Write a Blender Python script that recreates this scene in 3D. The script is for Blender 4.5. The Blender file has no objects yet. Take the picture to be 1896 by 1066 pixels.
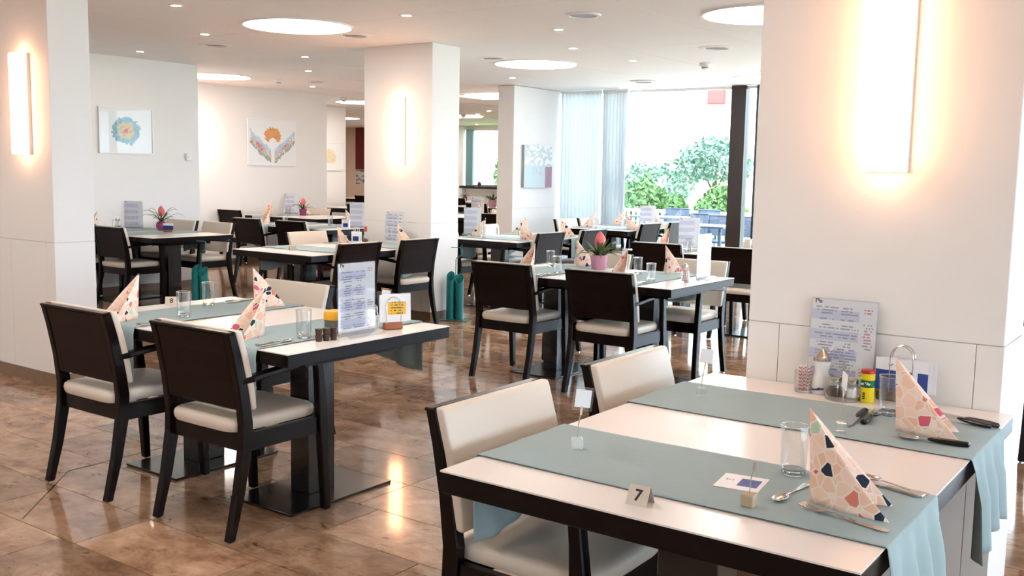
import bpy, bmesh, math, random
from mathutils import Vector, Matrix
random.seed(7)
R = math.radians
scene = bpy.context.scene
col = scene.collection

# ------------------------------------------------------------------ camera
def set_camera():
    cam = bpy.data.cameras.new('camera'); co = bpy.data.objects.new('camera', cam); col.objects.link(co)
    cam.sensor_width = 36.0; cam.lens = 1846.3 / 1896 * 36.0; cam.clip_end = 300; cam.clip_start = 0.05
    pit, rol, yaw = R(6.611), R(1.0734), R(35.677)
    fw = Vector((-math.sin(yaw) * math.cos(pit), math.cos(yaw) * math.cos(pit), -math.sin(pit)))
    r = Vector((math.cos(yaw), math.sin(yaw), 0)); up = r.cross(fw)
    r2 = r * math.cos(rol) + up * math.sin(rol); u2 = up * math.cos(rol) - r * math.sin(rol)
    m = Matrix((r2, u2, -fw)).transposed().to_4x4(); m.translation = (0, 0, 1.47)
    co.matrix_world = m
    scene.camera = co
set_camera()

# ------------------------------------------------------------------ world, sun, exposure
wd = bpy.data.worlds.new('sky'); scene.world = wd; wd.use_nodes = True
bg = wd.node_tree.nodes['Background']
bg.inputs[0].default_value = (0.70, 0.84, 1.0, 1); bg.inputs[1].default_value = 9.0
sd = bpy.data.lights.new('sun', 'SUN'); sd.energy = 7.0; sd.angle = R(2); sd.color = (1, .95, .88)
so = bpy.data.objects.new('sun', sd); col.objects.link(so)
so.rotation_euler = Vector((0.35, 0.55, -0.76)).to_track_quat('-Z', 'Y').to_euler()
vs = scene.view_settings
vs.view_transform = 'Standard'; vs.look = 'None'; vs.gamma = 1; vs.use_curve_mapping = False; vs.exposure = 0.4
CEIL = 2.69
LAMP_E, SCONCE_E, SPOT_E = 13.0, 11.5, 70.0

# ------------------------------------------------------------------ materials
def lin(c):
    return tuple(((v / 12.92) if v <= .04045 else ((v + .055) / 1.055) ** 2.4) for v in c)
def new_mat(name):
    m = bpy.data.materials.new(name); m.use_nodes = True
    return m, m.node_tree.nodes, m.node_tree.links, m.node_tree.nodes['Principled BSDF']
def mat(name, rgb, rough=.5, metal=0, vary=.06, scale=8, bump=0, coat=0, trans=0, ior=1.45, emit=0, spec=.5, bscale=None, alpha=1):
    m, N, L, p = new_mat(name)
    c = lin(rgb)
    tc = N.new('ShaderNodeTexCoord'); nz = N.new('ShaderNodeTexNoise'); nz.inputs['Scale'].default_value = scale
    nz.inputs['Detail'].default_value = 3
    L.new(tc.outputs['Object'], nz.inputs['Vector'])
    mx = N.new('ShaderNodeMix'); mx.data_type = 'RGBA'
    mx.inputs[6].default_value = (*[v * (1 - vary) for v in c], 1); mx.inputs[7].default_value = (*[min(1, v * (1 + vary)) for v in c], 1)
    L.new(nz.outputs['Fac'], mx.inputs[0]); L.new(mx.outputs[2], p.inputs['Base Color'])
    p.inputs['Roughness'].default_value = rough; p.inputs['Metallic'].default_value = metal
    p.inputs['Coat Weight'].default_value = coat; p.inputs['Coat Roughness'].default_value = .08
    p.inputs['Transmission Weight'].default_value = trans; p.inputs['IOR'].default_value = ior
    p.inputs['Specular IOR Level'].default_value = spec
    p.inputs['Alpha'].default_value = alpha
    if emit:
        p.inputs['Emission Color'].default_value = (*c, 1); p.inputs['Emission Strength'].default_value = emit
    if bump:
        b = N.new('ShaderNodeBump'); b.inputs['Strength'].default_value = bump; b.inputs['Distance'].default_value = .002
        n2 = N.new('ShaderNodeTexNoise'); n2.inputs['Scale'].default_value = bscale or scale * 6; n2.inputs['Detail'].default_value = 2
        L.new(tc.outputs['Object'], n2.inputs['Vector']); L.new(n2.outputs['Fac'], b.inputs['Height']); L.new(b.outputs['Normal'], p.inputs['Normal'])
    return m
def clear_mat(name, tint=(1, 1, 1), gloss=.06, rough=.02, milk=0, top=.6):
    """thin clear sheet: mostly transparent with a glossy sheen and optional milkiness"""
    m, N, L, p = new_mat(name); N.remove(p)
    out = N['Material Output']
    t = N.new('ShaderNodeBsdfTransparent'); t.inputs[0].default_value = (*tint, 1)
    g = N.new('ShaderNodeBsdfGlossy'); g.inputs['Roughness'].default_value = rough
    lw = N.new('ShaderNodeLayerWeight'); lw.inputs['Blend'].default_value = .25
    mp = N.new('ShaderNodeMapRange'); mp.inputs['To Min'].default_value = gloss; mp.inputs['To Max'].default_value = top
    L.new(lw.outputs['Facing'], mp.inputs['Value'])
    mx = N.new('ShaderNodeMixShader'); L.new(mp.outputs[0], mx.inputs[0]); L.new(t.outputs[0], mx.inputs[1]); L.new(g.outputs[0], mx.inputs[2])
    last = mx
    if milk:
        d = N.new('ShaderNodeBsdfDiffuse'); d.inputs[0].default_value = (.85, .87, .88, 1)
        m2 = N.new('ShaderNodeMixShader'); m2.inputs[0].default_value = milk
        L.new(mx.outputs[0], m2.inputs[1]); L.new(d.outputs[0], m2.inputs[2]); last = m2
    L.new(last.outputs[0], out.inputs['Surface'])
    return m
def print_mat(name, rough=.5):
    m, N, L, p = new_mat(name)
    a = N.new('ShaderNodeVertexColor'); a.layer_name = 'Col'
    nz = N.new('ShaderNodeTexNoise'); nz.inputs['Scale'].default_value = 40
    mx = N.new('ShaderNodeMix'); mx.data_type = 'RGBA'; mx.blend_type = 'MULTIPLY'; mx.inputs[0].default_value = .05
    L.new(a.outputs['Color'], mx.inputs[6]); L.new(nz.outputs['Color'], mx.inputs[7]); L.new(mx.outputs[2], p.inputs['Base Color'])
    p.inputs['Roughness'].default_value = rough
    return m
def marble(name, island):
    m, N, L, p = new_mat(name)
    geo = N.new('ShaderNodeNewGeometry')
    if island: rnd = geo.outputs['Random Per Island']
    else: rnd = N.new('ShaderNodeObjectInfo').outputs['Random']
    sc = N.new('ShaderNodeVectorMath'); sc.operation = 'SCALE'; sc.inputs['Scale'].default_value = 37.0
    cb = N.new('ShaderNodeCombineXYZ'); L.new(rnd, cb.inputs[2]); L.new(cb.outputs[0], sc.inputs[0])
    add = N.new('ShaderNodeVectorMath'); add.operation = 'ADD'; L.new(geo.outputs['Position'], add.inputs[0]); L.new(sc.outputs[0], add.inputs[1])
    stx = N.new('ShaderNodeVectorMath'); stx.operation = 'MULTIPLY'; stx.inputs[1].default_value = (1, 1.35, 1); L.new(add.outputs[0], stx.inputs[0])
    n1 = N.new('ShaderNodeTexNoise'); n1.inputs['Scale'].default_value = 4.5; n1.inputs['Detail'].default_value = 14; n1.inputs['Roughness'].default_value = .72; n1.inputs['Distortion'].default_value = .35
    L.new(stx.outputs[0], n1.inputs['Vector'])
    cr = N.new('ShaderNodeValToRGB'); e = cr.color_ramp.elements
    e[0].position = .24; e[0].color = (*lin((.36, .25, .18)), 1); e[1].position = .76; e[1].color = (*lin((.82, .70, .60)), 1)
    x = cr.color_ramp.elements.new(.42); x.color = (*lin((.58, .44, .34)), 1)
    x = cr.color_ramp.elements.new(.6); x.color = (*lin((.73, .59, .48)), 1)
    L.new(n1.outputs['Fac'], cr.inputs[0])
    # dark fossil flecks
    n2 = N.new('ShaderNodeTexNoise'); n2.inputs['Scale'].default_value = 7; n2.inputs['Detail'].default_value = 9; n2.inputs['Roughness'].default_value = .68; n2.inputs['Distortion'].default_value = .6
    st2 = N.new('ShaderNodeVectorMath'); st2.operation = 'MULTIPLY'; st2.inputs[1].default_value = (1, 2.6, 1); L.new(add.outputs[0], st2.inputs[0]); L.new(st2.outputs[0], n2.inputs['Vector'])
    r2 = N.new('ShaderNodeValToRGB'); r2.color_ramp.elements[0].position = .585; r2.color_ramp.elements[0].color = (1, 1, 1, 1); r2.color_ramp.elements[1].position = .68; r2.color_ramp.elements[1].color = (.36, .29, .24, 1)
    L.new(n2.outputs['Fac'], r2.inputs[0])
    mu = N.new('ShaderNodeMix'); mu.data_type = 'RGBA'; mu.blend_type = 'MULTIPLY'; mu.inputs[0].default_value = 1
    L.new(cr.outputs[0], mu.inputs[6]); L.new(r2.outputs[0], mu.inputs[7])
    # tile to tile tone
    mr = N.new('ShaderNodeMapRange'); mr.inputs['To Min'].default_value = .62; mr.inputs['To Max'].default_value = 1.12; L.new(rnd, mr.inputs['Value'])
    m3 = N.new('ShaderNodeVectorMath'); m3.operation = 'SCALE'; L.new(mu.outputs[2], m3.inputs[0]); L.new(mr.outputs[0], m3.inputs['Scale'])
    L.new(m3.outputs[0], p.inputs['Base Color'])
    p.inputs['Roughness'].default_value = .085; p.inputs['Specular IOR Level'].default_value = .62
    n3 = N.new('ShaderNodeTexNoise'); n3.inputs['Scale'].default_value = 2.2; L.new(geo.outputs['Position'], n3.inputs['Vector'])
    b = N.new('ShaderNodeBump'); b.inputs['Strength'].default_value = .02; b.inputs['Distance'].default_value = .004; L.new(n3.outputs['Fac'], b.inputs['Height']); L.new(b.outputs['Normal'], p.inputs['Normal'])
    return m
def terrazzo():
    m, N, L, p = new_mat('terrazzo_paper')
    tc = N.new('ShaderNodeUVMap')
    oi = N.new('ShaderNodeObjectInfo')
    cb = N.new('ShaderNodeCombineXYZ'); L.new(oi.outputs['Random'], cb.inputs[0]); L.new(oi.outputs['Random'], cb.inputs[1])
    sc = N.new('ShaderNodeVectorMath'); sc.operation = 'SCALE'; sc.inputs['Scale'].default_value = 9; L.new(cb.outputs[0], sc.inputs[0])
    add = N.new('ShaderNodeVectorMath'); L.new(tc.outputs[0], add.inputs[0]); L.new(sc.outputs[0], add.inputs[1])
    v1 = N.new('ShaderNodeTexVoronoi'); v1.inputs['Scale'].default_value = 36; L.new(add.outputs[0], v1.inputs['Vector'])
    v2 = N.new('ShaderNodeTexVoronoi'); v2.feature = 'DISTANCE_TO_EDGE'; v2.inputs['Scale'].default_value = 36; L.new(add.outputs[0], v2.inputs['Vector'])
    sp = N.new('ShaderNodeSeparateColor'); L.new(v1.outputs['Color'], sp.inputs[0])
    cr = N.new('ShaderNodeValToRGB'); cr.color_ramp.interpolation = 'CONSTANT'
    stops = [(0, (.96, .80, .70)), (.22, (.97, .84, .76)), (.45, (.95, .77, .66)), (.62, (.98, .86, .79)), (.80, (.86, .40, .47)), (.855, (.88, .52, .46)), (.89, (.10, .16, .24)), (.95, (.74, .85, .74)), (.985, (.93, .60, .62))]
    el = cr.color_ramp.elements
    el[0].position = 0; el[0].color = (*lin(stops[0][1]), 1); el[1].position = stops[1][0]; el[1].color = (*lin(stops[1][1]), 1)
    for q, c in stops[2:]:
        x = el.new(q); x.color = (*lin(c), 1)
    L.new(sp.outputs[0], cr.inputs[0])
    lt = N.new('ShaderNodeMath'); lt.operation = 'LESS_THAN'; lt.inputs[1].default_value = .055; L.new(v2.outputs['Distance'], lt.inputs[0])
    mx = N.new('ShaderNodeMix'); mx.data_type = 'RGBA'; L.new(lt.outputs[0], mx.inputs[0]); L.new(cr.outputs[0], mx.inputs[6]); mx.inputs[7].default_value = (*lin((.97, .90, .85)), 1)
    L.new(mx.outputs[2], p.inputs['Base Color']); p.inputs['Roughness'].default_value = .8
    return m
def sheer():
    m, N, L, p = new_mat('sheer_cloth'); N.remove(p)
    t = N.new('ShaderNodeBsdfTransparent'); tl = N.new('ShaderNodeBsdfTranslucent'); d = N.new('ShaderNodeBsdfDiffuse')
    nz = N.new('ShaderNodeTexNoise'); nz.inputs['Scale'].default_value = 300
    mr = N.new('ShaderNodeMapRange'); mr.inputs['To Min'].default_value = .02; mr.inputs['To Max'].default_value = .07; L.new(nz.outputs['Fac'], mr.inputs['Value'])
    tl.inputs[0].default_value = (.30, .32, .335, 1); d.inputs[0].default_value = (.80, .82, .84, 1)
    a = N.new('ShaderNodeMixShader'); a.inputs[0].default_value = .45; L.new(tl.outputs[0], a.inputs[1]); L.new(d.outputs[0], a.inputs[2])
    b = N.new('ShaderNodeMixShader'); L.new(mr.outputs[0], b.inputs[0]); L.new(a.outputs[0], b.inputs[1]); L.new(t.outputs[0], b.inputs[2])
    L.new(b.outputs[0], N['Material Output'].inputs['Surface'])
    return m
M = {}
M['wall'] = mat('wall_plaster', (.93, .915, .90), .55, vary=.015, scale=3, bump=.12, bscale=160)
M['wall_beige'] = mat('beige_plaster', (.83, .72, .64), .6, vary=.02, scale=3)
M['ceiling'] = mat('ceiling_paint', (.965, .95, .94), .7, vary=.015, scale=2)
M['grout'] = mat('grout', (.62, .52, .43), .7)
M['tile'] = marble('brown_marble', False); M['tile_many'] = marble('brown_marble_field', True)
M['skirting'] = mat('skirting_stone', (.50, .40, .31), .3, vary=.3, scale=14)
M['wood'] = mat('dark_stained_wood', (.06, .032, .028), .24, vary=.35, scale=5, coat=0, spec=.22)
M['panel'] = mat('dark_back_veneer', (.09, .042, .035), .36, vary=.25, scale=7, coat=0, spec=.16)
M['cream'] = mat('cream_leather', (.86, .81, .75), .42, vary=.02, scale=5, bump=.06, bscale=300)
M['laminate'] = mat('white_laminate', (.93, .90, .88), .22, vary=.01, scale=4)
M['edge'] = mat('dark_table_edge', (.07, .042, .038), .26, vary=.3, scale=9, coat=0, spec=.2)
M['black'] = mat('black_gloss_steel', (.055, .05, .052), .22, vary=.2, scale=6, coat=.4)
M['runner'] = mat('blue_grey_linen', (.61, .685, .695), .85, vary=.04, scale=60, bump=.3, bscale=700)
M['napkin'] = terrazzo()
M['glass'] = clear_mat('drinking_glass', (.97, .98, .98), .05, .01)
M['glass_base'] = mat('thick_glass', (.95, .97, .97), .02, trans=1, ior=1.5, vary=.0)
M['acrylic'] = clear_mat('acrylic', (.98, .985, .99), .05, .03, milk=.03); M['glazing'] = clear_mat('picture_glass', (.99, .99, .99), .004, .0, top=.12); M['milky'] = clear_mat('milky_acrylic', (.98, .98, .97), .06, .03, milk=.45)
M['pane'] = clear_mat('window_glass', (.97, .99, .99), .03, .0)
M['steel'] = mat('polished_steel', (.80, .78, .76), .18, metal=1, vary=.03)
M['chrome'] = mat('chrome_wire', (.86, .86, .87), .1, metal=1, vary=.02)
M['brushed'] = mat('brushed_steel', (.74, .70, .66), .42, metal=.55, vary=.05, scale=30)
M['alu'] = mat('aluminium_housing', (.84, .81, .78), .5, metal=.1, vary=.03)
M['paper'] = mat('white_paper', (.93, .93, .94), .6, vary=.01)
M['print'] = print_mat('printed_paper'); M['print_gloss'] = print_mat('glazed_picture', .12)
M['ink'] = mat('black_ink', (.06, .06, .07), .5)
M['blue_ink'] = mat('blue_ink', (.12, .22, .48), .5)
M['white_ink'] = mat('white_ink', (.95, .95, .92), .5)
M['blackplastic'] = mat('black_plastic', (.05, .048, .05), .25, vary=.1)
M['oak'] = mat('warm_wood_block', (.60, .36, .22), .45, vary=.25, scale=20)
M['brownblock'] = mat('brown_wood_block', (.33, .22, .17), .5, vary=.25, scale=20)
M['beechcube'] = mat('pale_wood_cube', (.72, .64, .54), .55, vary=.15, scale=30)
M['whiteplastic'] = mat('white_plastic', (.92, .91, .90), .35, vary=.01)
M['yellow'] = mat('yellow_tin', (.90, .80, .10), .3); M['red'] = mat('red_lid', (.72, .10, .12), .35); M['green'] = mat('green_band', (.06, .40, .20), .35)
M['amber'] = mat('amber_yellow', (.90, .66, .12), .45); M['greybox'] = mat('grey_picture_box', (.42, .42, .42), .5, vary=.5, scale=50)
M['choc'] = mat('brown_creamer_cup', (.25, .16, .12), .3)
M['teal'] = mat('teal_lacquer', (.06, .45, .46), .35, vary=.08); M['teal_clear'] = clear_mat('teal_acrylic', (.35, .75, .74), .08, .03, milk=.1)
M['tealwire'] = mat('teal_wire', (.30, .52, .54), .35, metal=.5)
M['pinkpot'] = mat('pink_glass_pot', (.78, .55, .66), .15, vary=.15, scale=12, coat=.4); M['purplepot'] = mat('purple_pot', (.50, .16, .38), .2, vary=.2, scale=9, coat=.4)
M['leaf'] = mat('green_leaf', (.26, .36, .18), .5, vary=.35, scale=12); M['petal'] = mat('pink_bract', (.90, .45, .47), .5, vary=.2, scale=20); M['soil'] = mat('soil', (.2, .14, .1), .9, vary=.4, scale=60)
M['frame_dark'] = mat('dark_window_frame', (.20, .17, .165), .4, vary=.05); M['frame_teal'] = mat('teal_grey_frame', (.46, .60, .62), .4)
M['white_frame'] = mat('white_picture_frame', (.95, .95, .95), .35, vary=.005)
M['sheer'] = sheer()
M['sconce'] = mat('sconce_diffuser', (1.0, .73, .54), .5, vary=0, emit=SCONCE_E)
M['lamp'] = mat('lamp_diffuser', (1.0, .975, .95), .5, vary=0, emit=LAMP_E)
M['spotglow'] = mat('spot_bulb', (1.0, .93, .84), .5, vary=0, emit=SPOT_E)
M['grille'] = mat('grey_grille', (.66, .62, .60), .5, vary=.1, scale=60)
M['dark_ring'] = mat('dark_gap_ring', (.25, .23, .22), .5)
M['red_art'] = mat('red_canvas', (.40, .08, .07), .6, vary=.25, scale=2); M['red_art2'] = mat('red_disc', (.58, .12, .10), .6, vary=.1)
M['terrace'] = mat('terrace_paving', (.80, .78, .74), .8, vary=.06, scale=4); M['lawn'] = mat('lawn', (.45, .58, .30), .9, vary=.2, scale=3)
M['foliage'] = mat('hedge_leaf', (.27, .41, .19), .6, vary=.35, scale=3); M['foliage2'] = mat('tree_leaf', (.34, .46, .40), .6, vary=.3, scale=3); M['trunk'] = mat('bark', (.35, .27, .2), .9)
M['grey_metal'] = mat('grey_terrace_metal', (.23, .28, .35), .5); M['facade'] = mat('white_facade', (.93, .92, .90), .8, vary=.02); M['brick_red'] = mat('red_shutter', (.62, .25, .25), .7)
M['toothpink'] = mat('pink_paper_tube', (.88, .45, .45), .6); M['spice'] = mat('pepper', (.35, .27, .2), .8, vary=.5, scale=300); M['salt'] = mat('salt_white', (.92, .92, .90), .8)
M['cable'] = mat('grey_cable', (.5, .5, .52), .6)

# ------------------------------------------------------------------ mesh helpers
class MB:
    def __init__(s): s.v = []; s.f = []; s.mi = []; s.cur = 0; s.uv = None
    def add(s, vs_, fs):
        o = len(s.v); s.v += [tuple(q) for q in vs_]
        for f in fs: s.f.append(tuple(o + i for i in f)); s.mi.append(s.cur)
        return s
    def box(s, x0, x1, y0, y1, z0, z1):
        return s.add([(x0, y0, z0), (x1, y0, z0), (x1, y1, z0), (x0, y1, z0), (x0, y0, z1), (x1, y0, z1), (x1, y1, z1), (x0, y1, z1)],
                     [(0, 3, 2, 1), (4, 5, 6, 7), (0, 1, 5, 4), (1, 2, 6, 5), (2, 3, 7, 6), (3, 0, 4, 7)])
    def bar(s, a, b, w, h, up=(0, 0, 1)):
        a, b = Vector(a), Vector(b); d = (b - a).normalized(); u = Vector(up)
        sd_ = d.cross(u).normalized(); u = sd_.cross(d)
        vs_ = [p + sd_ * (i * w / 2) + u * (j * h / 2) for p in (a, b) for i, j in ((-1, -1), (1, -1), (1, 1), (-1, 1))]
        return s.add(vs_, [(0, 1, 2, 3), (7, 6, 5, 4), (0, 4, 5, 1), (1, 5, 6, 2), (2, 6, 7, 3), (3, 7, 4, 0)])
    def loft(s, rings, cap=True, closed=True):
        n = len(rings[0]); vs_ = [p for r in rings for p in r]; fs = []
        for i in range(len(rings) - 1):
            for j in range(n if closed else n - 1):
                k = (j + 1) % n; fs.append((i * n + j, i * n + k, (i + 1) * n + k, (i + 1) * n + j))
        if cap and closed: fs.append(tuple(range(n))[::-1]); fs.append(tuple((len(rings) - 1) * n + j for j in range(n)))
        return s.add(vs_, fs)
    def tube(s, pts, r, n=6):
        pts = [Vector(p) for p in pts]; rings = []; prev = None
        for i, p in enumerate(pts):
            d = (pts[min(i + 1, len(pts) - 1)] - pts[max(i - 1, 0)]).normalized()
            if prev is None: prev = d.orthogonal().normalized()
            x = (prev - d * prev.dot(d)).normalized(); y = d.cross(x); prev = x
            rr = r[i] if isinstance(r, (list, tuple)) else r
            rings.append([p + x * (rr * math.cos(2 * math.pi * k / n)) + y * (rr * math.sin(2 * math.pi * k / n)) for k in range(n)])
        return s.loft(rings)
    def lathe(s, prof, n=20, c=(0, 0), cap=True):
        rings = [[(c[0] + r * math.cos(2 * math.pi * k / n), c[1] + r * math.sin(2 * math.pi * k / n), z) for k in range(n)] for r, z in prof]
        return s.loft(rings, cap)
    def ribbon(s, pts, t):           # (x along, halfwidth, z)
        rings = [[(x, -w, z), (x, w, z), (x, w, z + t), (x, -w, z + t)] for x, w, z in pts]
        return s.loft(rings)
    def mesh(s, name, mats, smooth=False, bevel=0, seg=2, fix=True):
        me = bpy.data.meshes.new(name); me.from_pydata(s.v, [], s.f)
        for m in (mats if isinstance(mats, (list, tuple)) else [mats]): me.materials.append(M[m] if isinstance(m, str) else m)
        if any(s.mi):
            for p, i in zip(me.polygons, s.mi): p.material_index = i
        if fix or bevel:
            b = bmesh.new(); b.from_mesh(me)
            if fix: bmesh.ops.recalc_face_normals(b, faces=b.faces)
            if bevel:
                es = [e for e in b.edges if len(e.link_faces) == 2 and e.calc_face_angle() > .6]
                bmesh.ops.bevel(b, geom=es, offset=bevel, segments=seg, affect='EDGES', profile=.5, clamp_overlap=True)
            b.to_mesh(me); b.free()
        if smooth:
            me.polygons.foreach_set('use_smooth', [True] * len(me.polygons))
            me.set_sharp_from_angle(angle=R(40))
        me.update(); return me
    def build(s, name, mats, parent=None, smooth=False, bevel=0, seg=2, loc=None, rz=0, fix=True):
        return obj(name, s.mesh(name, mats, smooth, bevel, seg, fix), parent, loc, rz)
def obj(name, me, parent=None, loc=None, rz=0):
    o = bpy.data.objects.new(name, me); col.objects.link(o); o.parent = parent
    if loc is not None: o.location = loc
    if rz: o.rotation_euler[2] = rz
    return o
def tag(o, label=None, cat=None, group=None, kind=None):
    for k, v in (('label', label), ('category', cat), ('group', group), ('kind', kind)):
        if v is not None: o[k] = v
        elif k in o: del o[k]
    return o
def thing(name, loc, label, cat, group=None, rz=0, kind=None):
    o = bpy.data.objects.new(name, None); col.objects.link(o); o.location = loc; o.rotation_euler[2] = rz; o.empty_display_size = .05
    return tag(o, label, cat, group, kind)
def copy_tree(o, parent=None):
    c = o.copy(); col.objects.link(c); c.parent = parent
    for ch in o.children: copy_tree(ch, c)
    return c
PROTO = {}
def instance(key, make, loc, rz, label, cat, group):
    if key not in PROTO:
        o = make(); PROTO[key] = o
    else: o = copy_tree(PROTO[key])
    o.location = loc; o.rotation_euler = (0, 0, rz)
    return tag(o, label, cat, group)
def sheet(name, w, h, nx, nz, paint, m='print', t=.0012, parent=None, loc=None, rz=0, tilt=0, flat=False):
    """printed sheet facing -Y (or lying flat facing +Z), colours per cell"""
    mb = MB(); cols = []
    vs_ = []; fs = []
    for j in range(nz + 1):
        for i in range(nx + 1):
            u, v = i / nx, j / nz
            x = (u - .5) * w; z = v * h
            vs_.append((x, z - h / 2, t) if flat else (x, 0, z))
    for j in range(nz):
        for i in range(nx):
            a = j * (nx + 1) + i; fs.append((a, a + 1, a + nx + 2, a + nx + 1)); cols.append(lin(paint((i + .5) / nx, (j + .5) / nz)))
    mb.add(vs_, fs)
    if flat: mb.box(-w / 2, w / 2, -h / 2, h / 2, 0, t * .7)
    else: mb.box(-w / 2, w / 2, .0006, t + .0006, 0, h)
    cols += [(.85, .85, .86)] * 6
    me = mb.mesh(name, m, fix=False)
    at = me.color_attributes.new('Col', 'FLOAT_COLOR', 'CORNER'); data = []
    for p, c in zip(me.polygons, cols): data += [*c, 1] * len(p.vertices)
    at.data.foreach_set('color', data)
    o = obj(name, me, parent, loc, rz); o.rotation_euler[0] = tilt
    return o
def text_obj(name, body, size, m, parent, loc, rot, ext=.0004):
    cu = bpy.data.curves.new(name, 'FONT'); cu.body = body; cu.size = size; cu.extrude = ext; cu.align_x = 'CENTER'; cu.align_y = 'CENTER'; cu.offset = size * .018; cu.resolution_u = 3
    t = bpy.data.objects.new(name, cu); col.objects.link(t)
    me = bpy.data.meshes.new_from_object(t.evaluated_get(bpy.context.evaluated_depsgraph_get()))
    bpy.data.objects.remove(t); bpy.data.curves.remove(cu)
    me.materials.clear(); me.materials.append(M[m])
    o = obj(name, me, parent, loc); o.rotation_euler = rot
    return o

# ------------------------------------------------------------------ setting: floor, ceiling, walls
X0, X1, Y0, Y1 = -21.5, 6.5, -4.0, 21.3
WY = 12.95
def inside(x, y): return y <= WY or x < -8.55 - (y - WY) * .734
REAR = [(X0, WY), (-8.55, WY), (-14.68, Y1), (X0, Y1)]
def slab(z0, z1):
    mb = MB().box(X0, X1, Y0, WY, z0, z1)
    return mb.loft([[(x, y, z0) for x, y in REAR], [(x, y, z1) for x, y in REAR]])
floor = slab(-.2, -.004).build('floor', 'grout'); tag(floor, 'polished brown marble tile floor', 'floor', kind='structure')
def build_tiles():
    rows = []; RH, TL, g = .342, .69, .0022
    tiles = []
    k = math.floor((Y0 - 2.06) / RH)
    while 2.06 + k * RH < Y1:
        y0 = max(Y0, 2.06 + k * RH); y1 = min(Y1, 2.06 + (k + 1) * RH)
        rr = random.Random(k); x = X0 - rr.random() * TL
        if k == 0: x = -2.87 - 40 * TL
        if k == 1: x = -3.065 - 40 * TL
        if k == 2: x = -2.91 - 40 * TL
        while x < X1:
            a, b = max(X0, x), min(X1, x + TL)
            if b - a > .02 and inside(b, y1): tiles.append((a, b, y0, y1))
            x += TL
        k += 1
    yaw = R(35.677); f = Vector((-math.sin(yaw), math.cos(yaw))); r = Vector((math.cos(yaw), math.sin(yaw)))
    def seen(t):
        p = Vector(((t[0] + t[1]) / 2, (t[2] + t[3]) / 2)); d = p.dot(f)
        return 2.0 < d and abs(p.dot(r)) < d * .56
    vis = sorted([t for t in tiles if seen(t)], key=lambda t: ((t[0] + t[1]) / 2) ** 2 + ((t[2] + t[3]) / 2) ** 2)
    single = vis[:298]; s_ = set(single); cache = {}
    for t in single:
        w, d = round(t[1] - t[0], 3), round(t[3] - t[2], 3)
        if (w, d) not in cache: cache[(w, d)] = MB().box(-w / 2 + g, w / 2 - g, -d / 2 + g, d / 2 - g, -.012, 0).mesh('floor_tile', 'tile', fix=False)
        obj('floor_tile', cache[(w, d)], floor, ((t[0] + t[1]) / 2, (t[2] + t[3]) / 2, 0))
    mb = MB()
    for t in tiles:
        if t not in s_: mb.box(t[0] + g, t[1] - g, t[2] + g, t[3] - g, -.012, 0)
    o = mb.build('floor_tile_field', 'tile_many', floor, fix=False); o['kind'] = 'stuff'
build_tiles()
# thin dark expansion joint let into the floor
def joint():
    mb = MB()
    for a, b in (((-3.98, 2.08), (-4.452, 2.56)), ((-4.452, 2.56), (-4.452, 5.6))):
        mb.bar((*a, -.0005), (*b, -.0005), .007, .0022)
    mb.build('expansion_joint', 'blackplastic', floor)
joint()
ceil = slab(CEIL + .006, CEIL + .35).build('ceiling', 'ceiling'); tag(ceil, 'pale plaster ceiling of wide panels with recessed lights', 'ceiling', kind='structure')
def ceiling_panels():
    w, d = 28 / 22, 2.53; g = .003; me = MB().box(-w / 2 + g, w / 2 - g, -d / 2 + g, d / 2 - g, -.006, .008).mesh('ceiling_panel', 'ceiling', fix=False)
    for i in range(22):
        for j in range(10):
            if inside(X0 + w * (i + 1), Y0 + d * (j + 1)) and (Y0 + d * (j + 1) < WY or X0 + w * (i + 1) < -8.6): obj('ceiling_panel', me, ceil, (X0 + w * (i + .5), Y0 + d * (j + .5), CEIL + .006))
ceiling_panels()
DADO = .957
def clad_block(name, x0, x1, y0, y1, label, z1=CEIL, inset=(.115, .08), mat_='wall', skirt=True, kind='structure', dado=True, faces='fr'):
    """pillar or wall stub: shell above the dado line, cladding panels below it, stone skirting tiles"""
    p = thing(name, (0, 0, 0), label, 'pillar', kind=kind)
    if not dado:
        MB().box(x0, x1, y0, y1, 0, z1).build('shell', mat_, p); return p
    MB().box(x0, x1, y0, y1, DADO + .0005, z1).build('upper_shell', mat_, p, bevel=.003, seg=1)
    MB().box(x0 + .008, x1 - .008, y0 + .008, y1 - .008, 0, DADO + .01).build('core', mat_, p)
    g = .0012
    xs = [x0, x0 + inset[0], x1 - inset[1], x1]
    zb = .085 if skirt else 0
    for a, b in zip(xs, xs[1:]):
        MB().box(a + (g if a != x0 else 0), b - (g if b != x1 else 0), y0 - .0, y0 + .008, zb, DADO - .0008).build('cladding_panel', mat_, p)
    MB().box(x1 - .008, x1, y0 + .0081, y1, zb, DADO - .0008).build('cladding_panel', mat_, p)
    MB().box(x0, x0 + .008, y0 + .0081, y1, zb, DADO - .0008).build('cladding_panel', mat_, p)
    if skirt:
        n = max(1, round((x1 - x0) / .62)); st = (x1 - x0) / n
        for i in range(n): MB().box(x0 + i * st + (.0015 if i else -.004), x0 + (i + 1) * st - (.0015 if i < n - 1 else -.004), y0 - .004, y0 + .0075, 0, .083).build('skirting_tile', 'skirting', p)
        MB().box(x1 - .0075, x1 + .004, y0 + .0078, y1, 0, .083).build('skirting_tile', 'skirting', p)
    return p
clad_block('pillar', -1.38, -.54, 3.387, 3.72, 'broad white pillar behind table 7 with a tall lit sconce')
clad_block('pillar', -7.06, -6.19, 3.515, 3.80, 'white pillar at the left edge of the picture', inset=(.32, .10))
clad_block('pillar', -7.23, -6.33, 7.44, 7.86, 'white pillar in the middle carrying a lit sconce', inset=(.1, .1))
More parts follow.
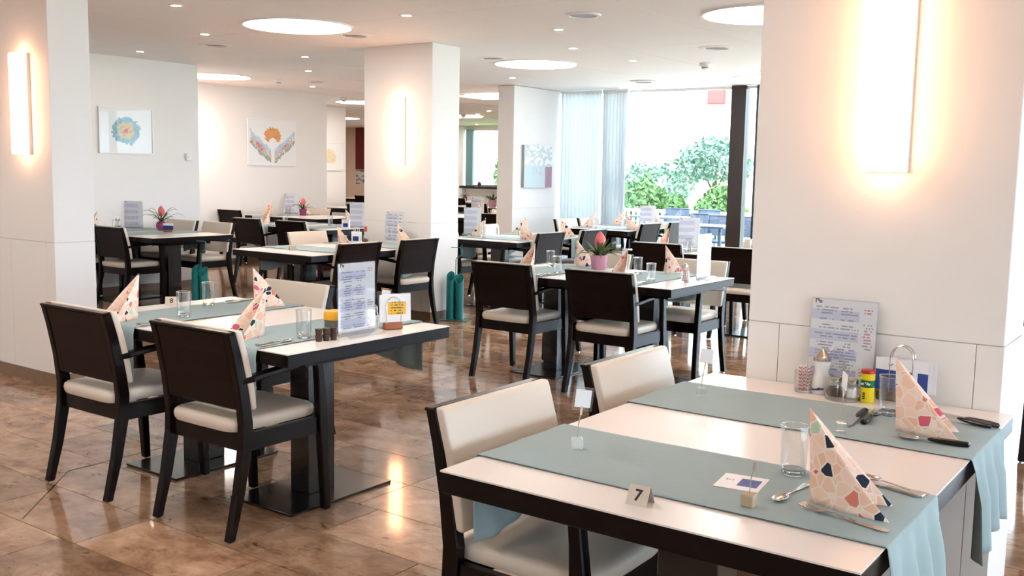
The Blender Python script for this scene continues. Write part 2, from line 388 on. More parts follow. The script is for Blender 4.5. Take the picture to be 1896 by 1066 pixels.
clad_block('pillar', -8.63, -8.35, 11.6, 12.86, 'narrow white wall fin carrying the grey canvas', inset=(.05, .05))
def wall_along_y(name, x, y0, y1, label, mat_='wall'):
    p = thing(name, (0, 0, 0), label, 'wall', kind='structure')
    MB().box(x - .2, x, y0, y1, DADO + .0005, CEIL + .02).build('upper_shell', mat_, p)
    MB().box(x - .2, x - .006, y0, y1, 0, DADO + .01).build('core', mat_, p)
    n = max(1, round((y1 - y0) / 1.25)); st = (y1 - y0) / n
    for i in range(n): MB().box(x - .006, x, y0 + i * st + .001, y0 + (i + 1) * st - .001, .083, DADO - .0008).build('cladding_panel', mat_, p)
    MB().box(x - .006, x + .004, y0, y1, 0, .081).build('skirting', 'skirting', p)
    return p
wall_along_y('wall_left_1', -10.35, 3.0, 7.77, 'white wall at left carrying the round flower picture')
wall_along_y('wall_left_2', -12.38, 7.77, 11.85, 'white wall left of centre carrying the winged picture')
wall_along_y('wall_left_3', -14.28, 11.85, 14.18, 'white wall stub further back with a small pale picture')
def plain_wall(name, x0, x1, y0, y1, label, z0=0, z1=CEIL + .02, m='wall'):
    return tag(MB().box(x0, x1, y0, y1, z0, z1).build(name, m), label, 'wall', kind='structure')
plain_wall('wall_left_4', -12.58, -10.551, 7.571, 7.769, 'return wall between the two left picture walls')
plain_wall('wall_left_5', -14.48, -12.581, 11.651, 11.849, 'return wall behind the winged picture wall')
plain_wall('wall_left_6', -21.5, -14.481, 13.98, 14.18, 'return wall behind the small pale picture')
plain_wall('wall_left_7', -21.7, -21.5, 14.181, 21.5, 'far left side wall of the rear room')
plain_wall('wall_left_8', -10.55, -10.35, -4, 2.999, 'left side wall beside the camera')
plain_wall('wall_back', -10.35, 6.5, -4.2, -4.0, 'wall behind the camera')
plain_wall('wall_far_left', -21.5, -17.06, 21.3, 21.5, 'beige rear wall holding the red canvas', m='wall_beige')
plain_wall('wall_far_sill', -17.06, -14.5, 21.3, 21.5, 'low wall under the rear windows', z1=1.06)
plain_wall('wall_far_head', -17.06, -14.5, 21.3, 21.5, 'wall strip above the rear windows', z0=2.60)
plain_wall('wall_far_stub', -17.06, -16.93, 21.18, 21.299, 'white wall stub beside the rear window', z1=CEIL)
def rear_wall():
    pts = [(-8.64, 12.862), (-8.36, 12.862), (-8.36, 12.9), (-14.5, 21.3), (-14.68, 21.3)]
    tag(MB().loft([[(x, y, 0) for x, y in pts], [(x, y, CEIL + .02) for x, y in pts]]).build('wall_rear_right', 'wall'), 'slanting side wall of the rear room', 'wall', kind='structure')
rear_wall()

def window_bay(name, x0, x1, y, label, z0=0, z1=CEIL, post=.1, fm='frame_dark', axis='x', deep=.14):
    """full-height glazed bay: frame rails and posts are parts, the pane is clear glass"""
    p = thing(name, (0, 0, 0), label, 'window', kind='structure')
    def B(a, b, c, d, e, f):
        return MB().box(a, b, y + c, y + d, e, f) if axis == 'x' else MB().box(y + c, y + d, a, b, e, f)
    B(x0, x1, -.03, .03, z0, z0 + .06).build('sill_rail', fm, p); B(x0, x1, -.03, .03, z1 - .04, z1).build('head_rail', 'whiteplastic', p)
    B(x1 - post, x1, -deep / 2, deep / 2, z0, z1).build('frame_post', fm, p)
    B(x0, x1 - post, -.004, .004, z0 + .06, z1 - .04).build('pane', 'pane', p)
    return p
window_bay('window_1', -8.35, -5.43, WY, 'tall glazed bay beside the curtains with a wide dark post', post=.21)
window_bay('window_2', -5.43, -5.25, WY, 'narrow glazed strip right of the wide dark post', post=.03)
xx = -5.25; k = 3
while xx < 6.4:
    x2 = min(6.5, xx + 2.45); window_bay(f'window_{k}', xx, x2, WY, f'glazed terrace bay, number {k - 2} to the right behind the right pillar', post=.09); xx = x2; k += 1
yy = -4.0
while yy < 12.9:
    y2 = min(12.95, yy + 2.83); window_bay(f'window_{k}', yy, y2, 6.5, f'side window bay, {["first", "second", "third", "fourth", "fifth", "sixth", "seventh"][min(6, k - 8)]} along the right side', post=.1, axis='y', z0=.85, z1=2.45); yy = y2; k += 1
plain_wall('wall_right_sill', 6.45, 6.6, -4, 12.95, 'unseen low wall narrowing the side windows to cut their light', z1=.85)  # unseen sill and head walls, shaped to let in less side daylight
plain_wall('wall_right_head', 6.45, 6.6, -4, 12.95, 'unseen wall strip narrowing the side windows to cut their light', z0=2.45)
window_bay('window_20', -16.93, -15.0, 21.35, 'rear window with a teal grey blind post and black sill', 1.06, 2.6, post=.08)
window_bay('window_21', -15.0, -14.69, 21.35, 'rear window continuing behind the white wall fin', 1.06, 2.6, post=.08)
tag(MB().box(-16.85, -16.62, 21.22, 21.29, 1.1, 2.6).build('window_side_panel', 'frame_teal', bevel=.004), 'teal grey upright panel at the left of the rear window', 'panel', kind='structure')
tag(MB().box(-16.95, -15.2, 21.08, 21.2, 1.02, 1.09).build('window_sill', 'frame_dark', bevel=.004), 'black sill under the rear window', 'sill', kind='structure')

# ------------------------------------------------------------------ exterior
def terrace():
    pts = [(-8.3, 13.1), (30, 13.1), (30, 21.55), (-14.4, 21.55)]
    tag(MB().loft([[(x, y, -.3) for x, y in pts], [(x, y, -.05) for x, y in pts]]).build('terrace', 'terrace'), 'pale paved terrace outside the window', 'terrace', kind='structure')
terrace()
tag(MB().box(6.7, 60, -40, 13.0, -.35, -.1).build('garden_path', 'terrace'), 'pale paved yard at the side', 'paving', kind='structure')
tag(MB().box(-60, 60, 21.6, 90, -.3, -.12).build('lawn', 'lawn'), 'sunlit lawn beyond the terrace', 'lawn', kind='structure')
def bush(name, c, rx, ry, rz, n, m, label, cat, trunk=0, seed=1, group=None):
    rr = random.Random(seed); t = thing(name, (c[0], c[1], -.1), label, cat, group); mb = MB()
    for i in range(n):
        th = rr.uniform(0, 2 * math.pi); ph = math.acos(rr.uniform(-.7, 1)); rad = rr.uniform(.55, 1) ** .6 * (1 + .22 * math.sin(3 * th + seed) * math.cos(2 * ph))
        p = Vector((rx * rad * math.sin(ph) * math.cos(th), ry * rad * math.sin(ph) * math.sin(th), trunk + rz * (.7 + rad * math.cos(ph))))
        a = Vector((rr.gauss(0, 1), rr.gauss(0, 1), rr.gauss(0, 1))).normalized(); b = a.orthogonal().normalized(); s_ = rr.uniform(.05, .12)
        mb.add([p - a * s_, p + b * s_ * .5, p + a * s_, p - b * s_ * .5], [(0, 1, 2, 3)])
    mb.build('foliage', m, t, fix=False)
    mb = MB()
    mb.tube([(0, 0, 0), (.03, .02, (trunk + rz) * .5), (0, 0, trunk + rz * .9)], [.09 * (1 + trunk * .3), .06, .03], 7)
    for q in range(5):
        an = q * 1.26 + seed; mb.tube([(0, 0, (trunk + rz) * .45), (rx * .5 * math.cos(an), ry * .5 * math.sin(an), trunk + rz * 1.0)], [.04, .012], 5)
    mb.build('trunk', 'trunk', t)
    return t
bush('garden_bush', (-9.95, 22.4), .62, .6, .78, 1500, 'foliage', 'bright green bush outside beside the dark window post', 'bush', seed=5)
bush('garden_bush', (-11.22, 22.6), .34, .34, .6, 900, 'foliage', 'small green bush outside behind the terrace chairs', 'bush', seed=4)
bush('garden_bush', (-12.6, 23.4), .75, .6, .85, 1500, 'foliage', 'green bush outside at the curtain edge', 'bush', seed=3)
bush('garden_tree', (-12.9, 28.5), 1.15, 1.0, .8, 1800, 'foliage2', 'bluish green tree outside left of the dark window post', 'tree', trunk=1.35, seed=6)
bush('garden_tree', (-16.2, 30.5), 1.5, 1.2, .8, 1500, 'foliage2', 'pale distant tree outside near the curtain edge', 'tree', trunk=.6, seed=8)
bush('garden_bush', (-18.4, 26), 1.0, 1.0, 1.6, 1800, 'foliage', 'green bush seen through the rear window', 'bush', seed=9)
def building():
    b = thing('white_building', (-24.6, 44, -.2), 'overexposed white house wall beyond the garden', 'building')
    MB().box(-16, 18, 0, 6, 0, 9).build('wall', 'facade', b)
    for x, z, w, h in ((4.15, 5.0, .9, .95), (-3.0, 3.4, 1.2, 1.5), (-9, 3.4, 1.2, 1.5)):
        f = MB().box(x, x + w, -.06, .05, z, z + h).build('shutter', 'brick_red' if w < 1 else 'facade', b)
        MB().box(x + .06, x + w - .06, -.08, -.06, z + .06, z + h - .06).build('slat_board', 'brick_red' if w < 1 else 'facade', f)
building()
def fence():
    f = thing('white_fence', (-2.2, 21.35, -.06), 'low white picket fence behind the terrace', 'fence')
    me = MB().box(-.03, .03, -.012, .012, 0, .72).mesh('picket', 'facade', bevel=.004)
    for i in range(70): obj('picket', me, f, (-11.5 + i * .13, 0, 0))
    for z in (.2, .65): MB().box(-11.6, -2.4, .013, .05, z, z + .07).build('rail', 'facade', f)
fence()
def terrace_chair():
    t = thing('terrace_chair', (0, 0, 0), '', '')
    for sx in (-.24, .24):
        MB().tube([(sx, .22, 0), (sx, .2, .64), (sx, -.2, .66)], .013, 6).build('leg', 'grey_metal', t)
        MB().tube([(sx, -.25, 0), (sx, -.2, .45), (sx, -.28, .86)], .013, 6).build('leg', 'grey_metal', t)
    MB().box(-.24, .24, -.22, .24, .42, .45).build('seat', 'grey_metal', t, bevel=.008)
    mb = MB(); mb.tube([(-.24, -.28, .86), (.24, -.28, .86)], .013, 6); mb.bar((0, -.245, .52), (0, -.285, .85), .46, .006, (0, 1, 0)); mb.build('backrest', 'grey_metal', t)
    return t
def terrace_table():
    t = thing('terrace_table', (0, 0, 0), '', '')
    MB().box(-.7, .7, -.4, .4, .71, .74).build('tabletop', 'grey_metal', t, bevel=.006)
    for sx in (-.62, .62):
        for sy in (-.33, .33): MB().box(sx - .02, sx + .02, sy - .02, sy + .02, 0, .71).build('leg', 'grey_metal', t)
    return t
for x, y, rz, l in [(-7.5, 15.9, 0, 'grey terrace chair outside, leftmost of the front row'), (-6.95, 15.5, .1, 'grey terrace chair outside, middle of the front row'), (-6.4, 15.4, -.1, 'grey terrace chair outside, next to the dark post'), (-9.0, 18.0, .2, 'grey terrace chair outside, left of the back row'), (-8.3, 17.8, -.1, 'grey terrace chair outside, right of the back row')]:
    instance('tchair', terrace_chair, (x, y, -.05), rz + math.pi, l, 'chair', 'grey chairs on the terrace')
instance('ttable', terrace_table, (-7.05, 14.8, -.05), 0, 'grey terrace table nearest the window', 'table', 'grey tables on the terrace')
instance('ttable', terrace_table, (-8.7, 17.15, -.05), 0, 'grey terrace table farther from the window', 'table', 'grey tables on the terrace')
tag(MB().tube([(-10.4, 18, 2.86), (-9.5, 18, 3.06), (-8.6, 18, 3.26)], .014, 6).build('awning_cable', 'cable'), 'thin grey slanting cable outside above the terrace', 'cable')

# curtains
def curtain(name, x0, x1, y, waves, amp, label):
    mb = MB(); n = waves * 8; fs = []; vs_ = []
    for j, z in enumerate((.03, .8, 1.7, CEIL - .03)):
        for i in range(n + 1):
            u = i / n; vs_.append((x0 + (x1 - x0) * u + .01 * math.sin(9 * u + j), y + amp * math.sin(2 * math.pi * waves * u + .4 * math.sin(5 * u)) * (1.0 - .12 * j), z))
    for j in range(3):
        for i in range(n): a = j * (n + 1) + i; fs.append((a, a + 1, a + n + 2, a + n + 1))
    mb.add(vs_, fs); t = thing(name, ((x0 + x1) / 2, y, 0), label, 'curtain', 'sheer curtains at the window')
    o = mb.build('cloth', 'sheer', t, smooth=True, fix=False); o.location = (-(x0 + x1) / 2, -y, 0); o.data.set_sharp_from_angle(angle=R(180))
    MB().box(x0, x1, y - .015, y + .015, CEIL - .03, CEIL - .001).build('track', 'whiteplastic', t).location = (-(x0 + x1) / 2, -y, 0)
curtain('sheer_curtain', -8.33, -7.62, WY - .16, 11, .035, 'wide sheer white curtain next to the white wall fin')
curtain('sheer_curtain', -7.58, -7.16, WY - .2, 8, .05, 'gathered sheer white curtain at the open side of the window')

# ------------------------------------------------------------------ lights on walls and ceiling
def sconce(x, y, z0, label, axis='y', h=.65, w=.125):
    s = thing('wall_sconce', (x, y, z0), label, 'wall light', 'tall wall sconces', rz=0 if axis == 'y' else R(90))
    MB().box(-w / 2, w / 2, -.075, -.012, 0, h).build('diffuser', 'sconce', s, bevel=.003)
    MB().box(-w / 2, w / 2, -.012, -.0005, 0, h).build('back_plate', 'alu', s)
    MB().box(w / 2, w / 2 + .004, -.022, -.0005, 0, h).build('side_rail', 'alu', s)
sconce(-.925, 3.387, 1.495, 'tall lit sconce on the right foreground pillar', h=.66)
sconce(-6.73, 7.44, 1.53, 'tall lit sconce on the middle pillar')
sconce(-6.48, 3.515, 1.53, 'tall lit sconce on the left edge pillar')
sconce(-12.38, 9.42, 1.56, 'tall lit sconce on the winged picture wall', axis='x')
def lamp():
    t = thing('ceiling_lamp', (0, 0, 0), '', '')
    MB().lathe([(.01, -.012), (.452, -.012), (.455, -.001), (.01, -.001)], 48).build('diffuser', 'lamp', t)
    MB().lathe([(.456, -.001), (.456, -.014), (.472, -.014), (.472, -.001)], 48, cap=False).build('trim_ring', 'whiteplastic', t)
    return t
for x, y, l in [(-6.65, 6.03, 'large round ceiling lamp in front of the middle pillar'), (-6.5, 9.43, 'large round ceiling lamp right of the middle pillar'), (-2.98, 7.35, 'large round ceiling lamp cut by the right pillar'), (-11.3, 8.78, 'large round ceiling lamp above the winged picture wall'), (-4.72, 11.95, 'large round ceiling lamp near the dark window post'), (-13.0, 13.3, 'large round ceiling lamp cut by the middle pillar left edge'), (-14.1, 17.6, 'round ceiling lamp deep in the rear room'), (-17.5, 17.2, 'farthest round ceiling lamp at rear left'),
                (-2.9, 2.2, 'added round ceiling fill lamp overhead between the two front tables'), (-6.6, 1.4, 'added round ceiling fill lamp overhead left of the camera'), (3.2, 1.4, 'added round ceiling fill lamp overhead right of the camera'), (-2.9, -1.4, 'added round ceiling fill lamp behind the camera'), (3.2, -1.8, 'added round ceiling fill lamp at right behind the camera'), (-6.6, -1.6, 'added round ceiling fill lamp at left behind the camera'), (.8, 8.0, 'added round ceiling fill lamp behind the right pillar'), (-17.6, 20.0, 'added round ceiling fill lamp before the rear wall'), (-20.2, 18.6, 'added round ceiling fill lamp near the red canvas')]:  # every lamp on this row is added to brighten the front and rear room
    instance('lamp', lamp, (x, y, CEIL), 0, l, 'ceiling lamp', 'round ceiling lamps')
def rect_lamp():
    t = thing('ceiling_panel_lamp', (-9.9, 13.1, CEIL), 'square bright ceiling panel left of the white wall fin', 'ceiling lamp')
    MB().box(-.45, .45, -.45, .45, -.012, -.001).build('diffuser', 'lamp', t)
    mb = MB(); [mb.box(*q, -.014, -.001) for q in ((-.47, -.451, -.47, .47), (.451, .47, -.47, .47), (-.45, .45, -.47, -.451), (-.45, .45, .451, .47))]; mb.build('trim_frame', 'whiteplastic', t)
rect_lamp()
def spot():
    t = thing('recessed_spotlight', (0, 0, 0), '', '')
    MB().lathe([(.038, -.004), (.052, -.006), (.06, -.001), (.038, -.001)], 20, cap=False).build('trim_ring', 'whiteplastic', t)
    MB().lathe([(.001, -.003), (.038, -.003), (.038, -.0005), (.001, -.0005)], 16).build('bulb', 'spotglow', t)
    return t
SPOTS = [(-6.68, 4.83, 'topmost spot left of the big front lamp'), (-7.86, 5.99, 'spot above the left wall vent'), (-9.69, 6.54, 'leftmost spot above the flower picture'), (-8.41, 7.73, 'spot above the winged picture, nearest of three'), (-9.56, 8.84, 'middle spot above the winged picture'), (-11.31, 10.54, 'farthest spot above the winged picture'), (-5.43, 6.06, 'spot above the middle pillar'), (-4.79, 7.28, 'spot below the round speaker'), (-5.37, 8.43, 'spot above the second round lamp'), (-7.73, 10.69, 'spot left of the white wall fin'), (-5.37, 9.63, 'spot right of the second round lamp'), (-5.88, 11.29, 'spot left of the lamp by the window post'), (-7.13, 12.5, 'spot in front of the curtain'), (-12.39, 16.33, 'rear spot nearest the wall fin'), (-13.33, 17.17, 'rear spot beside the rear lamp'), (-16.09, 20.7, 'rear spot over the rear window')]
for x, y, l in SPOTS: instance('spot', spot, (x, y, CEIL), 0, 'small lit ceiling ' + l, 'spotlight', 'small recessed spots')
def vent():
    t = thing('ceiling_vent', (0, 0, 0), '', '')
    MB().lathe([(.005, -.006), (.02, -.008), (.11, -.003), (.11, -.0005), (.005, -.0005)], 28).build('disc', 'grille', t)
    MB().lathe([(.115, -.0005), (.12, -.012), (.16, -.006), (.17, -.0005)], 28, cap=False).build('rim', 'ceiling', t)
    mb = MB(); mb.bar((-.1, 0, -.008), (.1, 0, -.008), .008, .004); mb.build('crossbar', 'grille', t)
    return t
for x, y, l in [(-8.45, 6.56, 'round grey ceiling vent over the flower picture wall'), (-6.65, 6.71, 'round ceiling vent beside the big front lamp'), (-4.13, 9.02, 'round ceiling vent left of the right pillar'), (-10.64, 9.98, 'round ceiling vent above the winged picture'), (-6.44, 11.84, 'round ceiling vent in front of the window'), (-6.6, 8.75, 'round ceiling vent just above the second round lamp')]:
    instance('vent', vent, (x, y, CEIL), 0, l, 'vent', 'round ceiling vents')
def speaker():
    t = thing('ceiling_speaker', (-4.19, 6.71, CEIL), 'round white rimmed ceiling speaker at the top of the picture', 'speaker')
    MB().lathe([(.11, -.001), (.112, -.012), (.135, -.010), (.14, -.001)], 32, cap=False).build('rim', 'whiteplastic', t)
    MB().lathe([(.002, -.006), (.109, -.006), (.109, -.001), (.002, -.001)], 32).build('grille', mat('speaker_mesh', (.72, .74, .80), .5, vary=.1, scale=200), t)
speaker()
def smoke():
    t = thing('smoke_detector', (0, 0, 0), '', '')
    MB().lathe([(.06, -.001), (.062, -.02), (.05, -.035), (.02, -.036)], 20).build('base', 'whiteplastic', t)
    MB().lathe([(.038, -.037), (.036, -.062), (.02, -.07), (.004, -.07)], 20).build('sensor', 'whiteplastic', t)
    MB().lathe([(.037, -.046), (.0385, -.05), (.037, -.054)], 20, cap=False).build('slot_ring', 'dark_ring', t)
    return t
for x, y, l in [(-4.79, 10.2, 'white smoke detector left of the right pillar'), (-10.89, 9.51, 'white smoke detector above the winged picture'), (-12.56, 12.43, 'white smoke detector at the middle pillar left edge'), (-13.64, 17.08, 'white smoke detector deep in the rear room')]:
    instance('smoke', smoke, (x, y, CEIL), 0, l, 'smoke detector', 'ceiling smoke detectors')
# ------------------------------------------------------------------ pictures
def vn(x, y, s=0):
    v = math.sin(x * 12.9898 + y * 78.233 + s * 37.7) * 43758.5453; return v - math.floor(v)
def sm(x, y, s=0):
    i, j = math.floor(x), math.floor(y); u, v = x - i, y - j
    return (vn(i, j, s) * (1 - u) + vn(i + 1, j, s) * u) * (1 - v) + (vn(i, j + 1, s) * (1 - u) + vn(i + 1, j + 1, s) * u) * v
def mixc(a, b, t): return tuple(p * (1 - t) + q * t for p, q in zip(a, b))
def flower(u, v):
    x, y = (u - .5) * 1.3, (v - .5); a = math.atan2(y, x); r = math.hypot(x / 1.08, y) * (1 + .03 * math.sin(17 * a) + .28 * (sm(u * 22, v * 22) - .5))
    n = sm(u * 30, v * 30, 3)
    if r > .32: return (.955, .965, .965)
    if r < .05: c = (.78, .30, .25)
    elif r < .12: c = mixc((.86, .55, .40), (.93, .78, .45), n)
    elif r < .20: c = mixc((.70, .78, .50), (.90, .70, .50), n)
    else: c = mixc((.38, .66, .68), (.50, .70, .86), n)
    return mixc(mixc(c, (.30, .38, .42), .35 if sm(u * 34, v * 34, 11) > .68 else 0), (.96, .96, .94), .05 + .35 * sm(u * 40, v * 40, 9))
def wings(u, v):
    w = (.955, .965, .97); n = sm(u * 44, v * 44, 5); x = u - .5; ax = abs(x)
    d = math.hypot(x, v - .66)
    if math.hypot(x * 1.25, (v - .46) * .8) < .115 + .02 * (n - .5): return w
    if d < .17 + .05 * (sm(u * 60, v * 60, 1) - .5): return mixc(mixc((.93, .66, .20), (.80, .42, .16), n), w, .25 * sm(u * 70, v * 70, 4))
    # two feathered wings sweeping up and outwards from the lower middle
    t = (ax - .03) / .42
    if 0 < t < 1 + .15 * (n - .5):
        mid = .20 + .42 * t ** 1.15; half = (.17 - .02 * t) * (1 + .5 * (sm(u * 26, v * 9, 7) - .5))
        e = (v - mid) / half
        if abs(e) < 1 and sm(u * 55 + v * 30, v * 20, 2) > .16:
            if .40 < t < .75 and -.35 < e < .35: c = mixc((.82, .22, .24), (.62, .55, .56), 1 if n > .55 else 0)
            elif e > .3: c = mixc((.40, .64, .86), (.74, .84, .92), n)
            elif e < -.45: c = mixc((.42, .60, .42), (.38, .36, .38), n)
            else: c = mixc((.62, .60, .62), (.86, .66, .48), n)
            return mixc(c, w, .15 + .45 * sm(u * 60, v * 60, 8))
    return w
def pale(u, v):
    r = math.hypot(u - .45, v - .5) + .1 * (sm(u * 12, v * 12) - .5)
    return mixc((.93, .84, .66), (.96, .93, .85), sm(u * 20, v * 20, 4)) if r < .28 else (.97, .97, .95)
def picture(x, yc, zc, w, h, paint, label, nx=56, nz=44):
    t = thing('framed_picture', (x, yc, zc - h / 2), label, 'picture', rz=R(90))
    mb = MB(); f = .012
    for q in ((-w / 2, -w / 2 + f, 0, h), (w / 2 - f, w / 2, 0, h), (-w / 2 + f, w / 2 - f, 0, f), (-w / 2 + f, w / 2 - f, h - f, h)): mb.box(q[0], q[1], -.022, -.001, q[2], q[3])
    mb.build('frame', 'white_frame', t)
    sheet('print', w - 2 * f, h - 2 * f, nx, nz, paint, 'print', parent=t, loc=(0, -.01, f))
    MB().box(-w / 2 + f, w / 2 - f, -.017, -.014, f, h - f).build('glazing', 'glazing', t)
picture(-10.348, 6.775, 1.86, .69, .52, flower, 'framed watercolour of a round blue and orange flower on the left wall')
picture(-12.378, 10.68, 1.865, 1.0, .72, wings, 'framed watercolour of orange disc above spread blue wings')
picture(-14.278, 13.78, 1.71, .56, .54, pale, 'small pale yellow framed picture on the wall stub', 30, 30)
def canvas_art():
    def p(u, v):
        n = sm(u * 16, v * 22, 6); g = mixc((.92, .93, .93), (.72, .75, .77), n if n > .45 else 0)
        if v > .5: return g
        if u > .76: return (.66, .52, .58)
        if v > .3 and .3 < u < .76: return mixc((.70, .75, .79), (.82, .86, .87), n)
        return (.77, .83, .85)
    t = thing('canvas_painting', (-8.349, 12.17, 1.255), 'unframed grey and mauve canvas on the narrow wall fin', 'picture', rz=R(90))
    MB().box(-.36, .36, -.045, -.001, 0, .61).build('stretcher_box', mat('canvas_side', (.62, .64, .65), .7), t)
    sheet('print', .72, .61, 48, 40, p, 'print', parent=t, loc=(0, -.0475, 0))
canvas_art()
def red_canvas():
    t = thing('red_canvas_picture', (-20.15, 21.297, 1.48), 'dark red canvas with a brighter disc on the rear wall', 'picture')
    MB().box(-.85, .85, -.05, -.001, 0, 1.2).build('canvas', 'red_art', t)
    o = MB().lathe([(.001, 0), (.48, 0), (.48, .003), (.001, .003)], 40).build('disc', 'red_art2', t); o.rotation_euler[0] = R(90); o.location = (.15, -.0505, .6)
    def ph(u, v): n = sm(u * 14, v * 7, 8); return mixc((.85, .84, .82), (.25, .26, .27), n if n > .5 else .1)
    t2 = thing('photo_print', (-20.15, 21.297, 1.05), 'black and white photo print below the red canvas', 'picture')
    sheet('print', 1.7, .40, 40, 14, ph, 'print', parent=t2, loc=(0, -.02, 0)); MB().box(-.85, .85, -.017, -.001, 0, .40).build('backing', 'white_frame', t2)
red_canvas()
def thermostat():
    t = thing('wall_thermostat', (-10.348, 7.61, 1.54), 'small white thermostat box on the flower picture wall', 'thermostat', rz=R(90))
    MB().box(-.04, .04, -.028, -.001, 0, .085).build('case', 'whiteplastic', t, bevel=.006); MB().lathe([(.018, 0), (.018, .006), (.002, .006)], 16).build('dial', 'whiteplastic', t, loc=(0, -.028, .045)).rotation_euler[0] = R(90)
thermostat()

# ------------------------------------------------------------------ furniture
def rect_sweep(pts, w, d, x=0):
    """pts (y, z[, d]) in the side plane; rectangular section w wide, d deep"""
    mb = MB(); rings = []
    for i, p in enumerate(pts):
        a = Vector(pts[max(0, i - 1)][:2]); b = Vector(pts[min(len(pts) - 1, i + 1)][:2]); t = (b - a).normalized(); n = Vector((t.y, -t.x)); dd = p[2] if len(p) > 2 else d
        c = Vector(p[:2]); A = c + n * dd / 2; B = c - n * dd / 2
        if i == 0: A.y = B.y = p[1]
        rings.append([(x - w / 2, A.x, A.y), (x + w / 2, A.x, A.y), (x + w / 2, B.x, B.y), (x - w / 2, B.x, B.y)])
    return mb.loft(rings)
def rounded_slab(x0, x1, y0, y1, z0, z1, crown=.012, nx=8, ny=8, power=5):
    """upholstered cushion: crowned top, rounded rim"""
    mb = MB(); rings = []
    def prof(t): return (1 - abs(t) ** power)
    cx_, cy_, hx, hy = (x0 + x1) / 2, (y0 + y1) / 2, (x1 - x0) / 2, (y1 - y0) / 2
    n = 28
    def ring(s, z):
        out = []
        for k in range(n):
            a = 2 * math.pi * k / n; c, q = math.cos(a), math.sin(a); e = .28
            out.append((cx_ + hx * s * math.copysign(abs(c) ** e, c), cy_ + hy * s * math.copysign(abs(q) ** e, q), z))
        return out
    h = z1 - z0
    for s, z in ((.965, z0), (.99, z0 + h * .2), (1, z0 + h * .5), (.985, z0 + h * .78), (.945, z0 + h * .94), (.87, z1), (.6, z1 + crown * .6), (.25, z1 + crown)): rings.append(ring(s, z))
    return mb.loft(rings)
def chair():
    t = thing('dining_chair', (0, 0, 0), '', '')
    back = [(-.272, 0, .034), (-.226, .18, .042), (-.193, .36, .052), (-.188, .46, .054), (-.206, .60, .048), (-.236, .74, .042), (-.262, .832, .036)]
    front = [(.238, 0, .034), (.228, .2, .042), (.218, .38, .05), (.214, .46, .05), (.206, .56, .04), (.196, .652, .036)]
    for s in (-1, 1):
        rect_sweep(back, .036, .05, s * .234).build('leg', 'wood', t, bevel=.004, seg=1)
        rect_sweep(front, .036, .05, s * .236).build('leg', 'wood', t, bevel=.004, seg=1)
        mb = MB(); rings = []
        for y, z, w, h in ((-.214, .632, .030, .026), (-.16, .637, .040, .028), (-.05, .648, .042, .026), (.08, .658, .040, .026), (.19, .666, .040, .026), (.236, .668, .036, .022)):
            x = s * .238
            rings.append([(x - w / 2, y, z - h / 2), (x + w / 2, y, z - h / 2), (x + w / 2, y, z + h / 2), (x - w / 2, y, z + h / 2)])
        mb.loft(rings).build('armrest', 'wood', t, bevel=.006, seg=2)
        for y in (-.272, .238): MB().lathe([(.012, -.0), (.012, .006), (.008, .007)], 10).build('glide', 'chrome', t, loc=(s * .235, y, -.006))
    mb = MB()
    mb.box(-.216, .216, .195, .220, .345, .418); mb.box(-.216, .216, -.200, -.176, .345, .418)
    for s in (-1, 1): mb.box(s * .228 - .012, s * .228 + .012, -.165, .19, .345, .418)
    mb.build('seat_frame', 'wood', t)
    rounded_slab(-.214, .214, -.232, .232, .419, .472, .008).build('seat', 'cream', t, smooth=True)
    # back panel follows the posts' lean
    mb = MB(); rings = []
    for y, z in ((-.205, .515), (-.219, .62), (-.242, .74), (-.262, .822)): rings.append([(-.216, y - .012, z), (.216, y - .012, z), (.216, y + .012, z), (-.216, y + .012, z)])
    mb.loft(rings).build('back_panel', 'panel', t, bevel=.004, seg=1)
    mb = MB(); mb.box(-.254, .254, -.282, -.246, .822, .833); mb.build('top_rail', 'wood', t, bevel=.005, seg=2)
    mb = MB(); rings = []
    for a, b, z, w in ((-.166, -.152, .506, .240), (-.168, -.142, .514, .252), (-.184, -.153, .60, .253), (-.211, -.180, .72, .253), (-.240, -.210, .822, .253), (-.243, -.216, .837, .252)): rings.append([(-w, a, z), (w, a, z), (w, b, z), (-w, b, z)])
    mb.loft(rings).build('back_pad', 'cream', t, smooth=True, bevel=.008, seg=3)
    return t
def put_chair(x, y, d, label, group):
    rz = {'+y': 0, '-y': math.pi, '+x': -math.pi / 2, '-x': math.pi / 2}[d] if isinstance(d, str) else d
    return instance('chair', chair, (x, y, .006), rz, label, 'chair', group)
def make_table(nx):
    """nx: long side along x (else along y); origin at table centre on the floor"""
    t = thing('dining_table', (0, 0, 0), '', '')
    hx, hy = (.79, .495) if nx else (.503, .785)
    e = .006
    MB().box(-hx, hx, -hy, hy, .746, .75).build('tabletop', 'laminate', t)
    MB().box(-hx, hx, -hy, hy, .694, .7459).build('edge_band', 'edge', t, bevel=.003, seg=1)
    mb = MB(); mb.box(-hx + .12, hx - .12, -hy + .2, hy - .2, .655, .6938) if nx else mb.box(-hx + .2, hx - .2, -hy + .12, hy - .12, .655, .6938)
    mb.build('under_frame', 'edge', t)
    for s in (-1, 1):
        c = (s * hx / 2, 0) if nx else (0, s * hy / 2); px_, py_ = (.2, .31) if nx else (.31, .2); qx, qy = (.06, .08) if nx else (.08, .06)
        MB().box(c[0] - px_, c[0] + px_, c[1] - py_, c[1] + py_, .001, .012).build('base_plate', 'black', t, bevel=.002, seg=1)
        MB().box(c[0] - qx, c[0] + qx, c[1] - qy, c[1] + qy, .0121, .6545).build('column', 'black', t, bevel=.003, seg=1)
    return t
TABLES = {}
